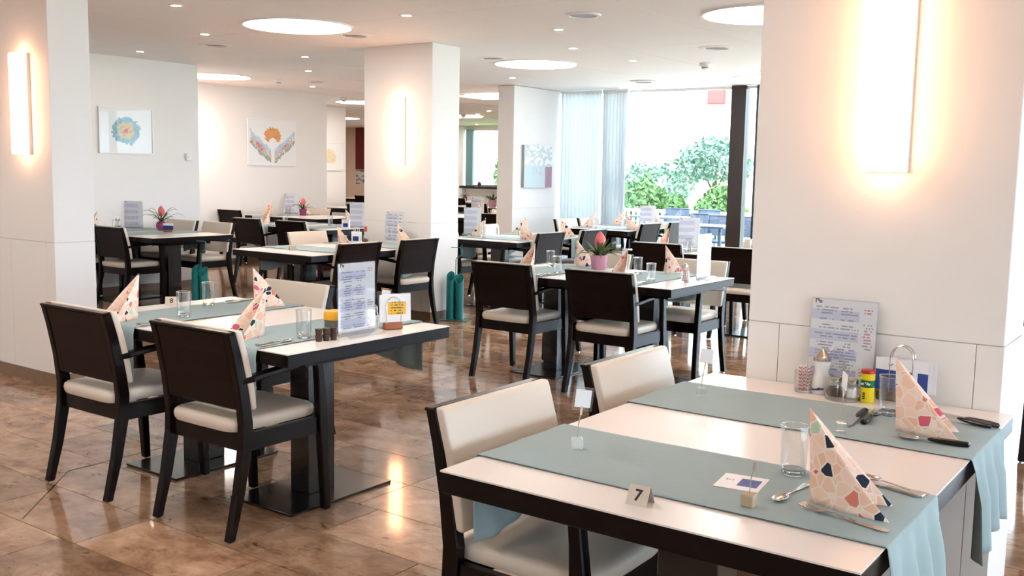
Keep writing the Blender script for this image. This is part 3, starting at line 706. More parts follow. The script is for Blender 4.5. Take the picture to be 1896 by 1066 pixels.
def put_table(key, nx, cx_, cy_, label):
    TABLES[key] = (cx_, cy_, nx)
    return instance('table' + str(nx), lambda: make_table(nx), (cx_, cy_, 0), 0, label, 'table', 'white topped dining tables')
RUN_W = .405
def runner(key, across, label, h0=.21, h1=.21, fold=.006, seed=0, c=None):
    """cloth laid across the short side of a table; h0 hangs at the low end, h1 at the high end"""
    cx_, cy_, nx = TABLES[key]; half = .495 if nx else .503; mb = MB(); rr = random.Random(seed)
    gap = .0075; prof = []
    for k in range(9, 0, -1): prof.append((-half - gap - .004, .75 - h0 * k / 9, h0 * k / 9))
    prof += [(-half - gap * .8, .7495, 0), (-half - .002, .7525, 0)]
    for k in range(1, 12): prof.append((-half + 2 * half * k / 12, .7525, 0))
    prof += [(half + .002, .7525, 0), (half + gap * .8, .7495, 0)]
    for k in range(1, 10): prof.append((half + gap + .004, .75 - h1 * k / 9, h1 * k / 9))
    n = 34; vs_ = []; ph = rr.uniform(0, 6)
    for a, z, hang in prof:
        s = -1 if a < 0 else 1
        hh = (h0 if s < 0 else h1)
        for i in range(n + 1):
            u = i / n - .5; amp = (fold if s > 0 else min(fold, .002)) * min(1, hang / .10) if hang else 0
            out = amp * (1 + math.sin(2 * math.pi * 3.4 * u + ph + 1.2 * math.sin(3 * u + seed))) * (1 + hang * 5)
            wz = z
            if hang: wz = z + (hang / hh) * .03 * math.sin(5 * u + seed) * (hh / .3)
            wd_ = RUN_W * (1 - (.10 if fold > .01 else .02) * hang / .3) * u
            ripple = .0009 * (1 + math.sin(14 * u + 9 * a + seed)) if not hang else 0
            A = a + s * out
            vs_.append((wd_, A, wz + ripple) if nx else (A, wd_, wz + ripple))
    fs = [(j * (n + 1) + i, j * (n + 1) + i + 1, (j + 1) * (n + 1) + i + 1, (j + 1) * (n + 1) + i) for j in range(len(prof) - 1) for i in range(n)]
    mb.add(vs_, fs)
    loc = (cx_ + across, cy_, 0) if nx else (cx_, cy_ + across, 0)
    o = mb.build('table_runner', 'runner', None, smooth=True, loc=loc); o.data.set_sharp_from_angle(angle=R(75))
    md = o.modifiers.new('thick', 'SOLIDIFY'); md.thickness = .0014; md.offset = 1
    return tag(o, label, 'table runner', 'blue grey linen runners')
put_table('T7', False, -1.0025, 2.597, 'white topped table 7 in the right foreground')
put_table('T8', True, -3.72, 3.09, 'white topped table 8 in the left foreground')
put_table('M', True, -3.64, 6.2, 'white topped table with the pink flowering plant')
put_table('L', False, -6.66, 6.5, 'white topped table standing against the middle pillar')
put_table('N', True, -3.95, 8.93, 'white topped table behind the pink plant table')
put_table('Q', False, -6.46, 9.15, 'white topped table right of the middle pillar')
put_table('R', False, -6.74, 11.98, 'white topped table beside the sheer curtains')
put_table('T', True, -9.51, 6.47, 'white topped table with the round purple vase')
put_table('S', True, -11.45, 10.5, 'white topped table under the winged picture')
put_table('S2', True, -9.46, 8.8, 'white topped table just left of the middle pillar')
put_table('V', True, -9.75, 12.75, 'white topped table left of the white wall fin')
put_table('W', True, -13.3, 13.75, 'white topped table at the wall stub')
put_table('X', True, -12.6, 16.5, 'white topped table deep behind the middle pillar')
put_table('F', True, -17.6, 18.4, 'farthest white topped table before the red canvas')
put_table('Z', True, -15.3, 19.2, 'white topped table under the rear window')
put_table('P', True, -.1, 6.45, 'white topped table hidden behind the right pillar')
put_table('O', False, -3.35, 11.4, 'white topped table behind the right pillar by the terrace')
G = 'dark wooden armchairs with cream seats'
CH = [(-4.125, 2.685, '+y', 'dark armchair seen from behind, left of two at table 8'), (-3.325, 2.705, '+y', 'dark armchair seen from behind, right of two at table 8'), (-4.19, 3.55, '-y', 'cream padded chair facing the viewer across table 8'),
      (-4.115, 5.85, '+y', 'dark chair seen from behind, left of two at the pink plant table'), (-3.315, 5.84, '+y', 'dark chair seen from behind, right of two at the pink plant table'), (-3.255, 6.69, '-y', 'cream padded chair facing the viewer at right of the pink plant table'), (-4.07, 6.69, '-y', 'cream padded chair behind the pink flowering plant'),
      (-1.44, 2.255, '+x', 'nearest cream padded chair at the left side of table 7'), (-1.44, 3.045, '+x', 'farther cream padded chair at the left side of table 7'),
      (-6.335, 6.21, '-x', 'dark chair behind the tall menu of table 8'), (-6.335, 6.99, '-x', 'dark chair in front of the middle pillar'), (-7.32, 6.95, '+x', 'cream backed chair at the left side of the middle pillar table'),
      (-4.33, 8.58, '+y', 'dark chair back left of two behind the pink plant table'), (-3.53, 8.59, '+y', 'dark chair back cut by the right pillar'), (-3.75, 9.4, '-y', 'cream chair facing the viewer behind the table with paper bag'),
      (-6.11, 8.85, '-x', 'bluish dark chair back, left of two at the table right of the middle pillar'), (-6.11, 9.74, '-x', 'bluish dark chair back, right of two at the table right of the middle pillar'), (-7.05, 8.75, '+x', 'chair just right of the teal stand at the middle pillar'), (-7.05, 9.55, '+x', 'white lit chair behind the tall menu right of the middle pillar'),
      (-6.39, 11.62, '-x', 'dark chair near the window left of the dark post, nearer one'), (-6.39, 12.42, '-x', 'dark chair near the window left of the dark post, farther one'), (-7.3, 11.75, '+x', 'white lit chair in front of the curtains, nearer one'), (-7.3, 12.35, '+x', 'white lit chair in front of the curtains, farther one'),
      (-9.33, 6.13, '+y', 'dark chair seen from behind at the round vase table'), (-10.05, 6.13, '+y', 'dark chair half hidden by the left pillar'), (-9.41, 7.08, '-y', 'cream chair at the right far side of the round vase table'), (-10.07, 7.08, '-y', 'cream chair at the left far side of the round vase table'),
      (-9.96, 8.42, '+y', 'dark chair back, left of two at the table left of the middle pillar'), (-9.16, 8.42, '+y', 'dark chair back, right of two at the table left of the middle pillar'),
      (-12.1, 9.86, '+y', 'dark chair back under the winged picture, leftmost'), (-11.9, 11.0, '-y', 'cream chair at the far side under the winged picture'),
      (-9.25, 12.35, '+y', 'dark brown chair back just right of the middle pillar'), (-9.9, 13.3, '-y', 'pale chair at the far side left of the white fin'),
      (-12.9, 13.35, '+y', 'dark chair at the wall stub table'), (-12.3, 16.1, '+y', 'dark chair deep behind the middle pillar, right one'), (-13.0, 16.95, '-y', 'pale chair deep behind the middle pillar, left one'),
      (-17.3, 18.0, '+y', 'dark chair at the farthest table'), (-17.9, 18.95, '-y', 'pale chair at the farthest table'), (-15.0, 18.8, '+y', 'dark chair in front of the rear window'), (-15.6, 19.75, '-y', 'pale chair below the rear window'),
      (-.56, 6.02, '+y', 'dark chair cut by the right edge of the picture'), (-3.9, 11.1, '+x', 'chair beside the right pillar near the terrace window')]
for x, y, d, l in CH: put_chair(x, y, d, l, G)
# runners
RUN = [('T7', -.4295, 'blue grey runner nearest the viewer on table 7', .22, .38, .009), ('T7', .349, 'blue grey runner by the pillar on table 7', .22, .25, .009),
       ('T8', -.41, 'blue grey runner at the left of table 8', .22, .22, .0015), ('T8', .415, 'blue grey runner at the right of table 8', .22, .22, .004),
       ('M', -.43, 'blue grey runner at the left of the pink plant table', .22, .2, .0015), ('M', .33, 'blue grey runner at the right of the pink plant table', .22, .2, .0015),
       ('L', -.26, 'blue grey runner at the near end of the middle pillar table', .2, .24, .0015), ('L', .52, 'blue grey runner at the pillar end of the middle pillar table', .2, .24, .0015),
       ('N', -.4, 'runner at the left of the table behind the pink plant', .2, .2, .0015), ('N', .42, 'runner at the right of the table behind the pink plant', .2, .2, .0015),
       ('Q', -.35, 'runner at the near end of the table right of the middle pillar', .24, .24, .0015), ('Q', .45, 'runner at the far end of the table right of the middle pillar', .24, .24, .0015),
       ('R', -.35, 'near runner on the table beside the curtains', .2, .2, .0015), ('R', .4, 'far runner on the table beside the curtains', .2, .2, .0015),
       ('T', .1, 'runner hanging at the round vase table, right one', .22, .22, .0015), ('T', -.5, 'runner on the round vase table, left one', .22, .22, .0015),
       ('S', -.4, 'runner on the table under the winged picture', .2, .2, .0015), ('S2', -.45, 'left runner on the table left of the middle pillar', .24, .24, .0015), ('S2', .3, 'right runner on the table left of the middle pillar', .24, .24, .0015)]
for i, (k_, ac, l, a, b, f_) in enumerate(RUN): runner(k_, ac, l, a, b, f_, i)
#PART2
# ------------------------------------------------------------------ table things
TZ = .75; RZ = .7545      # bare table top, top of a runner
def napkin_mesh():
    mb = MB(); h, L, an = .212, .178, R(17); n = 10; uvs = []
    me_v = []; fs = []
    for s in (-1, 1):
        o = len(me_v); ha = an * (1 if s > 0 else 1.25)
        for i in range(n + 1):
            a = i / n                                    # from spine to foot
            top = h * (1 - a) ** 1.06 + .001
            for j in range(n + 1):
                b = j / n; r = L * a
                bow = .012 * math.sin(math.pi * a) * s
                x = r * math.sin(ha) * s + bow + .010 * s * b * (1 - a) * 0
                y = -r * math.cos(ha) + .012 * b * (1 - a)
                me_v.append((x, y, top * b)); uvs.append((a * L + (s + 1) * .3, top * b))
        for i in range(n):
            for j in range(n):
                q = o + i * (n + 1) + j; fs.append((q, q + n + 1, q + n + 2, q + 1))
    me = bpy.data.meshes.new('paper_napkin'); me.from_pydata(me_v, [], fs); me.materials.append(M['napkin'])
    ul = me.uv_layers.new(name='UVMap')
    for l in me.loops: ul.data[l.index].uv = uvs[l.vertex_index]
    me.polygons.foreach_set('use_smooth', [True] * len(me.polygons)); me.update()
    return me
def napkin():
    o = obj('paper_napkin', napkin_mesh()); md = o.modifiers.new('thick', 'SOLIDIFY'); md.thickness = .0025; md.offset = 0
    return o
def tumbler():
    t = thing('drinking_glass', (0, 0, 0), '', '')
    MB().lathe([(.027, .0), (.030, .004), (.0315, .03), (.0335, .122), (.0318, .122), (.0298, .03), (.028, .017), (.002, .015)], 24, cap=False).build('bowl', 'glass', t, smooth=True)
    MB().lathe([(.025, .0005), (.028, .004), (.0285, .013), (.024, .0155), (.003, .0145)], 12).build('thick_base', 'glass_base', t)
    MB().lathe([(.0335, .1205), (.0341, .122), (.0331, .1232), (.0317, .122)], 24, cap=False).build('rim', 'glass_base', t, smooth=True)
    return t
def fork():
    t = thing('table_fork', (0, 0, 0), '', '')
    mb = MB(); mb.ribbon([(0, .0085, .003), (.015, .0105, .003), (.05, .007, .002), (.10, .004, .004), (.125, .0035, .009), (.14, .006, .009), (.15, .011, .006)], .0022)
    mb.build('handle', 'steel', t, bevel=.0007, seg=1)
    mb = MB()
    mb.ribbon([(.149, .0108, .006), (.165, .0115, .003)], .002)
    mb.build('neck_plate', 'steel', t)
    for k in range(4):
        y = -.0095 + k * .0063; MB().bar((.163, y, .0038), (.205, y, .0095), .0028, .002).build('tine', 'steel', t)
    return t
def spoon(L=.16):
    t = thing('table_spoon', (0, 0, 0), '', '')
    MB().ribbon([(0, .007, .0025), (.012, .009, .0025), (.045, .005, .002), (L * .6, .003, .0045), (L - .04, .0035, .006)], .002).build('handle', 'steel', t, bevel=.0007, seg=1)
    mb = MB(); rings = []
    for a in range(7):
        ph = a / 6 * math.pi / 2; r = math.cos(ph); z = .0085 - .008 * math.sin(ph)
        rings.append([(L - .012 + .031 * r * math.cos(k * math.pi / 8), .0155 * r * math.sin(k * math.pi / 8), z) for k in range(16)])
    mb.loft(rings, cap=False); o = mb.build('bowl', 'steel', t, smooth=True); md = o.modifiers.new('thick', 'SOLIDIFY'); md.thickness = .001
    return t
def knife():
    t = thing('table_knife', (0, 0, 0), '', '')
    MB().ribbon([(0, .0075, .0025), (.01, .0095, .001), (.05, .0085, .001), (.09, .0065, .002)], .0075).build('handle', 'steel', t, bevel=.0022, seg=2)
    MB().ribbon([(.09, .006, .0042), (.10, .0085, .0042), (.17, .0095, .004), (.195, .007, .004), (.208, .001, .004)], .0014).build('blade', 'steel', t)
    return t
def black_handle(t): MB().loft([[(x, w * math.cos(k * math.pi / 5), .0095 + hh * math.sin(k * math.pi / 5)) for k in range(10)] for x, w, hh in ((0, .004, .003), (.004, .010, .0075), (.03, .0118, .0085), (.075, .0105, .0075), (.098, .0075, .0055), (.108, .0035, .003))]).build('handle', 'blackplastic', t, smooth=True)
def black_knife():
    t = thing('black_handled_knife', (0, 0, 0), '', ''); black_handle(t)
    MB().ribbon([(.104, .007, .009), (.12, .0095, .0085), (.2, .0095, .006), (.22, .002, .005)], .0014).build('blade', 'steel', t); return t
def black_fork():
    t = thing('black_handled_fork', (0, 0, 0), '', ''); black_handle(t)
    MB().ribbon([(.104, .004, .009), (.13, .0045, .007), (.145, .011, .005), (.16, .012, .004)], .002).build('neck_plate', 'steel', t)
    for k in range(4): y = -.0102 + k * .0068; MB().bar((.158, y, .005), (.2, y, .010), .0032, .002).build('tine', 'steel', t)
    return t
def black_spoon():
    t = thing('black_handled_spoon', (0, 0, 0), '', ''); black_handle(t)
    MB().ribbon([(.104, .004, .009), (.13, .0045, .0075)], .002).build('neck', 'steel', t)
    rings = [[(.155 + .031 * math.cos(a / 6 * math.pi / 2) * math.cos(k * math.pi / 8), .019 * math.cos(a / 6 * math.pi / 2) * math.sin(k * math.pi / 8), .0095 - .008 * math.sin(a / 6 * math.pi / 2)) for k in range(16)] for a in range(7)]
    o = MB().loft(rings, cap=False).build('bowl', 'steel', t, smooth=True); md = o.modifiers.new('thick', 'SOLIDIFY'); md.thickness = .001
    return t
GN, GG, GC = 'peach terrazzo print napkins', 'clear tumblers', 'steel cutlery'
def put_napkin(x, y, z, facing, where): return instance('napkin', napkin, (x, y, z), facing, 'upright peach flecked napkin ' + where, 'napkin', GN)
def put_glass(x, y, z, where): return instance('glass', tumbler, (x, y, z), 0, 'clear empty tumbler ' + where, 'glass', GG)
def aim(a, b): return math.atan2(b[1] - a[1], b[0] - a[0])
def cut(key, mk, a, b, z, label, cat):     # laid from handle end a towards tip b
    return instance(key, mk, (a[0], a[1], z), aim(a, b), label, cat, GC)
FACE = {'s': 0, 'n': math.pi, 'e': math.pi / 2, 'w': -math.pi / 2}     # side on which the diner sits
def off(c, side, inn, right):
    """point a distance in from the table edge and to the diner's right"""
    x, y = c
    return {'s': (x + right, y + inn), 'n': (x - right, y - inn), 'e': (x - inn, y + right), 'w': (x + inn, y - right)}[side]
def setting(c, side, where, full=True, nap=(.20, -.02), gl=(.31, .15), turn=0):
    p = off(c, side, *nap); put_napkin(p[0], p[1], RZ, FACE[side] + turn, where)
    p = off(c, side, *gl); put_glass(p[0], p[1], RZ, where)
    if full:
        cut('knife', knife, off(c, side, .03, .155), off(c, side, .24, .135), RZ, 'steel table knife ' + where, 'knife')
        cut('spoon', spoon, off(c, side, .03, .185), off(c, side, .24, .165), RZ, 'steel spoon beside the knife ' + where, 'spoon')
# ---- table 7
put_napkin(-.706, 2.135, RZ, R(103), 'nearest the viewer on table 7')
put_napkin(-.732, 2.925, RZ, R(104), 'near the pillar on table 7')
put_glass(-.813, 2.318, RZ, 'beside the near napkin on table 7'); put_glass(-.80, 3.10, RZ, 'beside the napkin near the pillar')
cut('fork', fork, (-.512, 2.045), (-.72, 2.093), RZ, 'steel fork lying nearest on table 7', 'fork')
cut('spoon', spoon, (-.755, 2.255), (-.766, 2.10), RZ, 'small spoon between tumbler and near napkin on table 7', 'spoon')
cut('knife', knife, (-.512, 2.325), (-.70, 2.375), RZ, 'steel knife behind the near napkin on table 7', 'knife')
cut('spoon', spoon, (-.508, 2.352), (-.68, 2.40), RZ, 'steel spoon beyond the near napkin on table 7', 'spoon')
cut('bknife', black_knife, (-.857, 2.99), (-.845, 2.80), RZ, 'black handled knife left of the rear tumbler on table 7', 'knife')
PROTO['bknife'].location = (-.866, 3.085, RZ); PROTO['bknife'].rotation_euler[2] = aim((-.866, 3.085), (-.852, 2.87))
cut('bfork', black_fork, (-.824, 2.92), (-.838, 3.12), RZ, 'black handled fork left of the rear tumbler on table 7', 'fork')
cut('bspoon', black_spoon, (-.52, 2.852), (-.70, 2.842), RZ, 'black handled spoon in front of the rear napkin', 'spoon')
cut('bknife', black_knife, (-.515, 3.118), (-.66, 3.175), RZ, 'front black handled knife behind the rear napkin', 'knife')
cut('bknife', black_knife, (-.498, 3.135), (-.66, 3.205), RZ, 'back black handled knife behind the rear napkin', 'knife')
def holder(x, y, label, cube='acrylic', top=.145, card=True, rz=0, tilt=.08):
    t = thing('card_holder', (x, y, RZ), label, 'card holder', 'clip card holders', rz=rz)
    MB().box(-.0145, .0145, -.0145, .0145, 0, .028).build('base_cube', cube, t, bevel=.003)
    MB().tube([(0, 0, .028), (.002, 0, .06), (tilt * .1, 0, top * .68)], .0012, 6).build('wire', 'chrome', t)
    MB().bar((tilt * .1, 0, top * .62), (tilt * .12, 0, top * .78), .005, .004, (0, 1, 0)).build('clip', 'chrome', t)
    if card:
        c = MB().box(-.026, .026, -.0012, .0012, 0, .062).build('sleeve', 'acrylic', t, loc=(tilt * .12, 0, top * .70)); c.rotation_euler = (0, .10, 0)
        MB().box(-.0205, .0205, -.0018, .0018, .009, .055).build('card', 'paper', c)
holder(-1.342, 2.175, 'card holder with white card at the left of the near runner', 'milky', rz=R(38))
holder(-1.362, 2.971, 'card holder with white card at the left of the pillar side runner', 'acrylic', rz=R(20))
holder(-.852, 2.802, 'thin clear card holder with edge-on card by the black cutlery', 'acrylic', top=.17, rz=R(-58))
holder(-.805, 2.025, 'pale wooden cube card holder without card on table 7', 'beechcube', top=.13, card=False)
def tent(x, y, z, digit, label, rz=0, w=.052):
    t = thing('table_number_tent', (x, y, z), label, 'number sign', 'bent steel table numbers', rz=rz)
    mb = MB(); mb.bar((0, -.021, .0), (0, -.001, .04), w, .0015, (0, 1, 0)); mb.build('front_plate', 'brushed', t)
    mb = MB(); mb.bar((0, .021, .0), (0, .001, .04), w, .0015, (0, 1, 0)); mb.build('back_plate', 'brushed', t)
    if digit: text_obj('numeral', digit, .036, 'ink', t, (0, -.0125, .0195), (R(63), 0, 0))
tent(-1.008, 1.905, TZ, '7', 'bent steel number sign at the front edge of table 7', rz=R(2), w=.05)
tent(-4.47, 3.17, TZ, '8', 'bent steel number sign at the far left corner of table 8', rz=R(46), w=.064)
tent(-6.70, 6.0, TZ, '', 'small bent steel sign on the middle pillar table', rz=R(60), w=.06)
def leaflet():
    def p(u, v):
        if .45 < u < .9 and .25 < v < .78: return (.22, .30, .60) if not (.55 < u < .8 and .4 < v < .62 and int(v * 40) % 3 == 0) else (.12, .16, .38)
        if .12 < u < .3 and .55 < v < .62 and vn(int(u * 40), 3) > .4: return (.4, .4, .45)
        return (.95, .94, .95)
    tag(sheet('leaflet', .105, .115, 40, 40, p, parent=None, loc=(-.884, 2.172, RZ), rz=R(8), flat=True), 'white leaflet with a blue square lying on table 7', 'leaflet')
leaflet()
# ---- condiments by the pillar on table 7
def menu_paint(seed, band=True):
    def p(u, v):
        c = (.965, .965, .98)
        row = v * 9
        if band and .08 < v < .90 and u < .74 and int(row) % 2 == 1: c = (.85, .86, .95)
        line = int(v * 62)
        on = line % 2 == 0 and .05 < v < .93
        if on:
            dens = vn(line, 1, seed)
            for c0, half in ((.24, .05 + .13 * vn(line, 2, seed)), (.56, .05 + .13 * vn(line, 3, seed))):
                if dens > .25 and abs(u - c0) < half and vn(int(u * 46), line, seed) > .22: return mixc(c, (.45, .45, .55), .6)
            if abs(u - .87) < .05 + .05 * dens and vn(line // 6, 5, seed) > .35 and vn(int(u * 46), line, seed + 1) > .3: return mixc(c, (.78, .34, .36) if vn(line // 6, 9, seed) > .4 else (.5, .5, .56), .7)
        if v > .945 and .05 < u < .16 and vn(int(u * 50), int(v * 60)) > .45: return (.3, .3, .33)
        return c
    return p
MENUG = 'acrylic menu stands'
def menu_stand(x, y, z, rz, label, w=.225, h=.315, foot=True, nx=46, nz=62, seed=1, lean=0):
    t = thing('menu_stand', (x, y, z), label, 'menu', MENUG, rz=rz)
    s = MB(); s.box(-w / 2, w / 2, -.0032, -.0022, 0, h)
    a = s.build('holder_sheet', 'acrylic', t); a.rotation_euler[0] = lean
    MB().box(-w / 2, w / 2, .001, .0035, 0, h).build('back_sheet', 'acrylic', t).rotation_euler[0] = lean
    b = sheet('menu_page', w - .006, h - .006, nx, nz, menu_paint(seed), t=.0006, parent=t, loc=(0, -.0006, .003)); b.rotation_euler[0] = lean
    if foot:
        mb = MB(); rings = []
        for y_, z_ in ((-.001, .0), (-.006, .012), (-.02, .020), (-.045, .014), (-.075, .001)): rings.append([(-w / 2, y_, z_), (w / 2, y_, z_), (w / 2, y_, z_ + .0025), (-w / 2, y_, z_ + .0025)])
        mb.loft(rings).build('curved_foot', 'acrylic', t, smooth=True)
    return t
menu_stand(-1.035, 3.352, TZ, 0, 'printed menu leaning on the right pillar', seed=3, foot=False, lean=-.06)
def toothpick_glass(x, y, z, label, n=9):
    t = thing('straw_glass', (x, y, z), label, 'glass')
    MB().lathe([(.026, 0), (.029, .004), (.030, .075), (.0285, .075), (.0275, .01), (.002, .009)], 20, cap=False).build('glass', 'glass', t, smooth=True)
    MB().lathe([(.002, .0005), (.0255, .0005), (.0265, .0085), (.002, .0085)], 16).build('thick_base', 'glass_base', t)
    for k in range(n):
        a = k * 2.4; r = .004 + .018 * ((k * .37) % 1)
        mb = MB(); p0 = Vector((r * math.cos(a), r * math.sin(a), .010)); p1 = Vector((r * 1.15 * math.cos(a + .2), r * 1.15 * math.sin(a + .2), .092))
        for q in range(14):
            mb.cur = q % 2; mb.tube([p0.lerp(p1, q / 14), p0.lerp(p1, (q + 1) / 14)], .0026, 6)
        mb.build('paper_tube', ['toothpink', 'paper'], t)
toothpick_glass(-1.13, 3.275, TZ, 'short glass of red and white paper tubes by the pillar')
def salt_dispenser():
    t = thing('seasoning_bottle', (-1.075, 3.29, TZ), 'white waisted seasoning bottle with steel cone lid', 'bottle')
    MB().lathe([(.027, 0), (.030, .004), (.031, .03), (.028, .055), (.0215, .075), (.024, .092), (.028, .108), (.0275, .112)], 28).build('body', 'whiteplastic', t, smooth=True)
    MB().lathe([(.029, .112), (.029, .118), (.0275, .1185), (.029, .119), (.029, .126), (.024, .130), (.012, .146), (.006, .150), (.003, .153)], 28).build('lid', 'steel', t, smooth=True)
    text_obj('lettering', 'bouillon', .0125, 'blue_ink', t, (0, -.0316, .02), (R(90), R(-10), 0), .0015)
salt_dispenser()
def caddy():
    t = thing('spice_caddy', (-.988, 3.25, TZ), 'clear spice caddy holding salt and pepper shakers', 'caddy', rz=R(10))
    MB().lathe([(.052, .0), (.055, .003), (.055, .016), (.052, .016), (.050, .004), (.002, .004)], 28, cap=False).build('tray', 'glass_base', t, smooth=True)
    MB().tube([(0, 0, .004), (0, 0, .112)], .0025, 8).build('stem', 'chrome', t); MB().box(-.006, .006, -.003, .003, .108, .124).build('grip', 'brushed', t, bevel=.001)
    for x, y, m in ((-.027, -.004, 'spice'), (.028, -.002, 'salt'), (0, .028, 'salt')):
        s = MB().lathe([(.018, .005), (.0195, .008), (.0195, .052), (.017, .056)], 18).build('shaker', 'glass', t, smooth=True, loc=(x, y, 0))
        MB().lathe([(.002, .0075), (.0172, .0075), (.0172, .040), (.002, .041)], 14).build('filling', m, s)
        MB().lathe([(.0185, .056), (.0195, .058), (.0195, .070), (.016, .074), (.002, .075)], 18).build('cap', 'steel', s, smooth=True)
caddy()
def tin():
    t = thing('seasoning_tin', (-.914, 3.265, TZ), 'yellow seasoning tin with green band and red lid', 'tin')
    MB().lathe([(.021, 0), (.0222, .002), (.0222, .046), (.0222, .094), (.021, .095)], 28).build('can', 'yellow', t, smooth=True)
    MB().lathe([(.0225, .050), (.0226, .051), (.0226, .073), (.0225, .074)], 28, cap=False).build('band', 'green', t, smooth=True)
    MB().lathe([(.0228, .0952), (.0235, .0955), (.0235, .104), (.022, .106), (.003, .106)], 28).build('lid', 'red', t, smooth=True)
    text_obj('lettering', 'at "Ar', .0125, 'white_ink', t, (0, -.0228, .0625), (R(90), 0, 0), .0025)
    mb = MB()
    for q in range(4): mb.box(-.009, -.001, -.0226, -.0205, .012 + q * .006, .0155 + q * .006)
    mb.build('small_print', 'ink', t)
tin()
def brochure_rack(x, y, z, rz, label, block, paint, bw=.10, pw=.155, ph=.128, arch=.17, nx=36, nz=30):
    t = thing('brochure_rack', (x, y, z), label, 'brochure holder', 'wire arch brochure holders', rz=rz)
    MB().box(-bw / 2, bw / 2, -.018, .018, 0, .034).build('wood_base', block, t, bevel=.008, seg=3)
    for yy_ in (-.013, .013):
        pts = [(-.034, yy_, .03), (-.036, yy_, arch * .6)] + [(-.036 * math.cos(a * math.pi / 8), yy_, arch * .72 + .042 * math.sin(a * math.pi / 8)) for a in range(9)] + [(.036, yy_, arch * .6), (.034, yy_, .03)]
        MB().tube(pts, .0022, 8).build('wire_arch', 'chrome', t, smooth=True)
    for k in range(3):
        o = sheet('brochure', pw, ph, nx if k == 0 else 2, nz if k == 0 else 2, paint if k == 0 else (lambda u, v: (.94, .94, .95)), parent=t, loc=(.012 * k, .0 + .0045 * k - .004, .035 if k == 0 else .037)); o.rotation_euler[0] = -.02 * k
    return t
def bro7(u, v):
    if v < .62 and (u < .70 or u > .80): return (.16, .28, .58) if not (.15 < u < .6 and int(v * 30) % 4 == 0 and vn(int(u * 36), int(v * 30)) > .4) else (.08, .13, .34)
    if .5 > u > .25 and .75 < v < .88 and vn(int(u * 36), int(v * 30), 2) > .5: return (.25, .25, .3)
    return (.95, .95, .96)
brochure_rack(-.828, 3.335, TZ, 0, 'blue and white brochures in a chrome arch holder by the pillar', 'brownblock', bro7, bw=.15, pw=.165, ph=.105, arch=.2)
# ---- table 8
setting((-4.115, 2.595), 's', 'left of table 8', nap=(.15, -.02), gl=(.325, .09))
setting((-3.305, 2.595), 's', 'at the front of table 8', nap=(.228, -.03), gl=(.285, .155))
setting((-4.13, 3.585), 'n', 'at the far side of table 8', nap=(.25, -.12), gl=(.335, .14), turn=R(10))
def bro8(u, v):
    if .3 < u < .97 and .28 < v < .74:
        return (.15, .13, .1) if int(v * 30) % 3 == 0 and .42 < u < .85 and vn(int(u * 36), int(v * 30)) > .35 else (.95, .74, .18)
    return (.94, .94, .95)
brochure_rack(-3.055, 3.33, TZ, R(62), 'white brochures with yellow label in wire holder on table 8', 'oak', bro8, bw=.09, pw=.13, ph=.125, arch=.15)
menu_stand(-3.07, 3.115, TZ, R(90), 'tall printed menu stand at the right of table 8', w=.228, h=.32, seed=5)
def creamers():
    i = 0
    for lv in (0, 1):
        for a, b in ((0, 0), (.027, .006), (.054, .010)):
            x, y = -3.065 + a * .35, 2.885 + a * 1.25
            def mk():
                t = thing('coffee_creamer', (0, 0, 0), '', '')
                MB().lathe([(.0125, 0), (.0155, .023), (.0155, .0255)], 14).build('cup', 'choc', t, smooth=True); MB().lathe([(.0165, .0256), (.0165, .0268), (.002, .027)], 14).build('foil_lid', 'brownblock', t)
                return t
            instance('creamer', mk, (x, y, TZ + lv * .0274), 0, ['left', 'middle', 'right'][i % 3] + ' brown creamer cup in the ' + ['bottom', 'top'][lv] + ' layer on table 8', 'creamer', 'brown coffee creamers'); i += 1
creamers()
def tea_box():
    t = thing('yellow_lid_jar', (-3.15, 3.06, TZ), 'jar with yellow top and grey picture label on table 8', 'jar')
    MB().lathe([(.042, 0), (.045, .004), (.045, .064), (.043, .066)], 24).build('body', 'greybox', t, smooth=True)
    MB().lathe([(.046, .0662), (.048, .068), (.048, .094), (.042, .104), (.018, .109), (.003, .109)], 24).build('lid', 'amber', t, smooth=True)
tea_box()
def sugar(x, y, label):
    t = thing('sugar_shaker', (x, y, TZ), label, 'shaker', 'glass sugar shakers')
    MB().lathe([(.024, 0), (.027, .004), (.027, .06), (.02, .085)], 20).build('jar', 'glass', t, smooth=True); MB().lathe([(.002, .003), (.0245, .003), (.0245, .045), (.002, .046)], 16).build('filling', 'salt', t)
    MB().lathe([(.021, .085), (.022, .088), (.020, .105), (.006, .118), (.003, .12)], 20).build('lid', 'steel', t, smooth=True)
sugar(-3.12, 3.27, 'glass sugar shaker behind the tall menu on table 8')
holder(-3.30, 3.53, 'white card clipped at the far edge of table 8', 'acrylic', top=.12, rz=R(30))
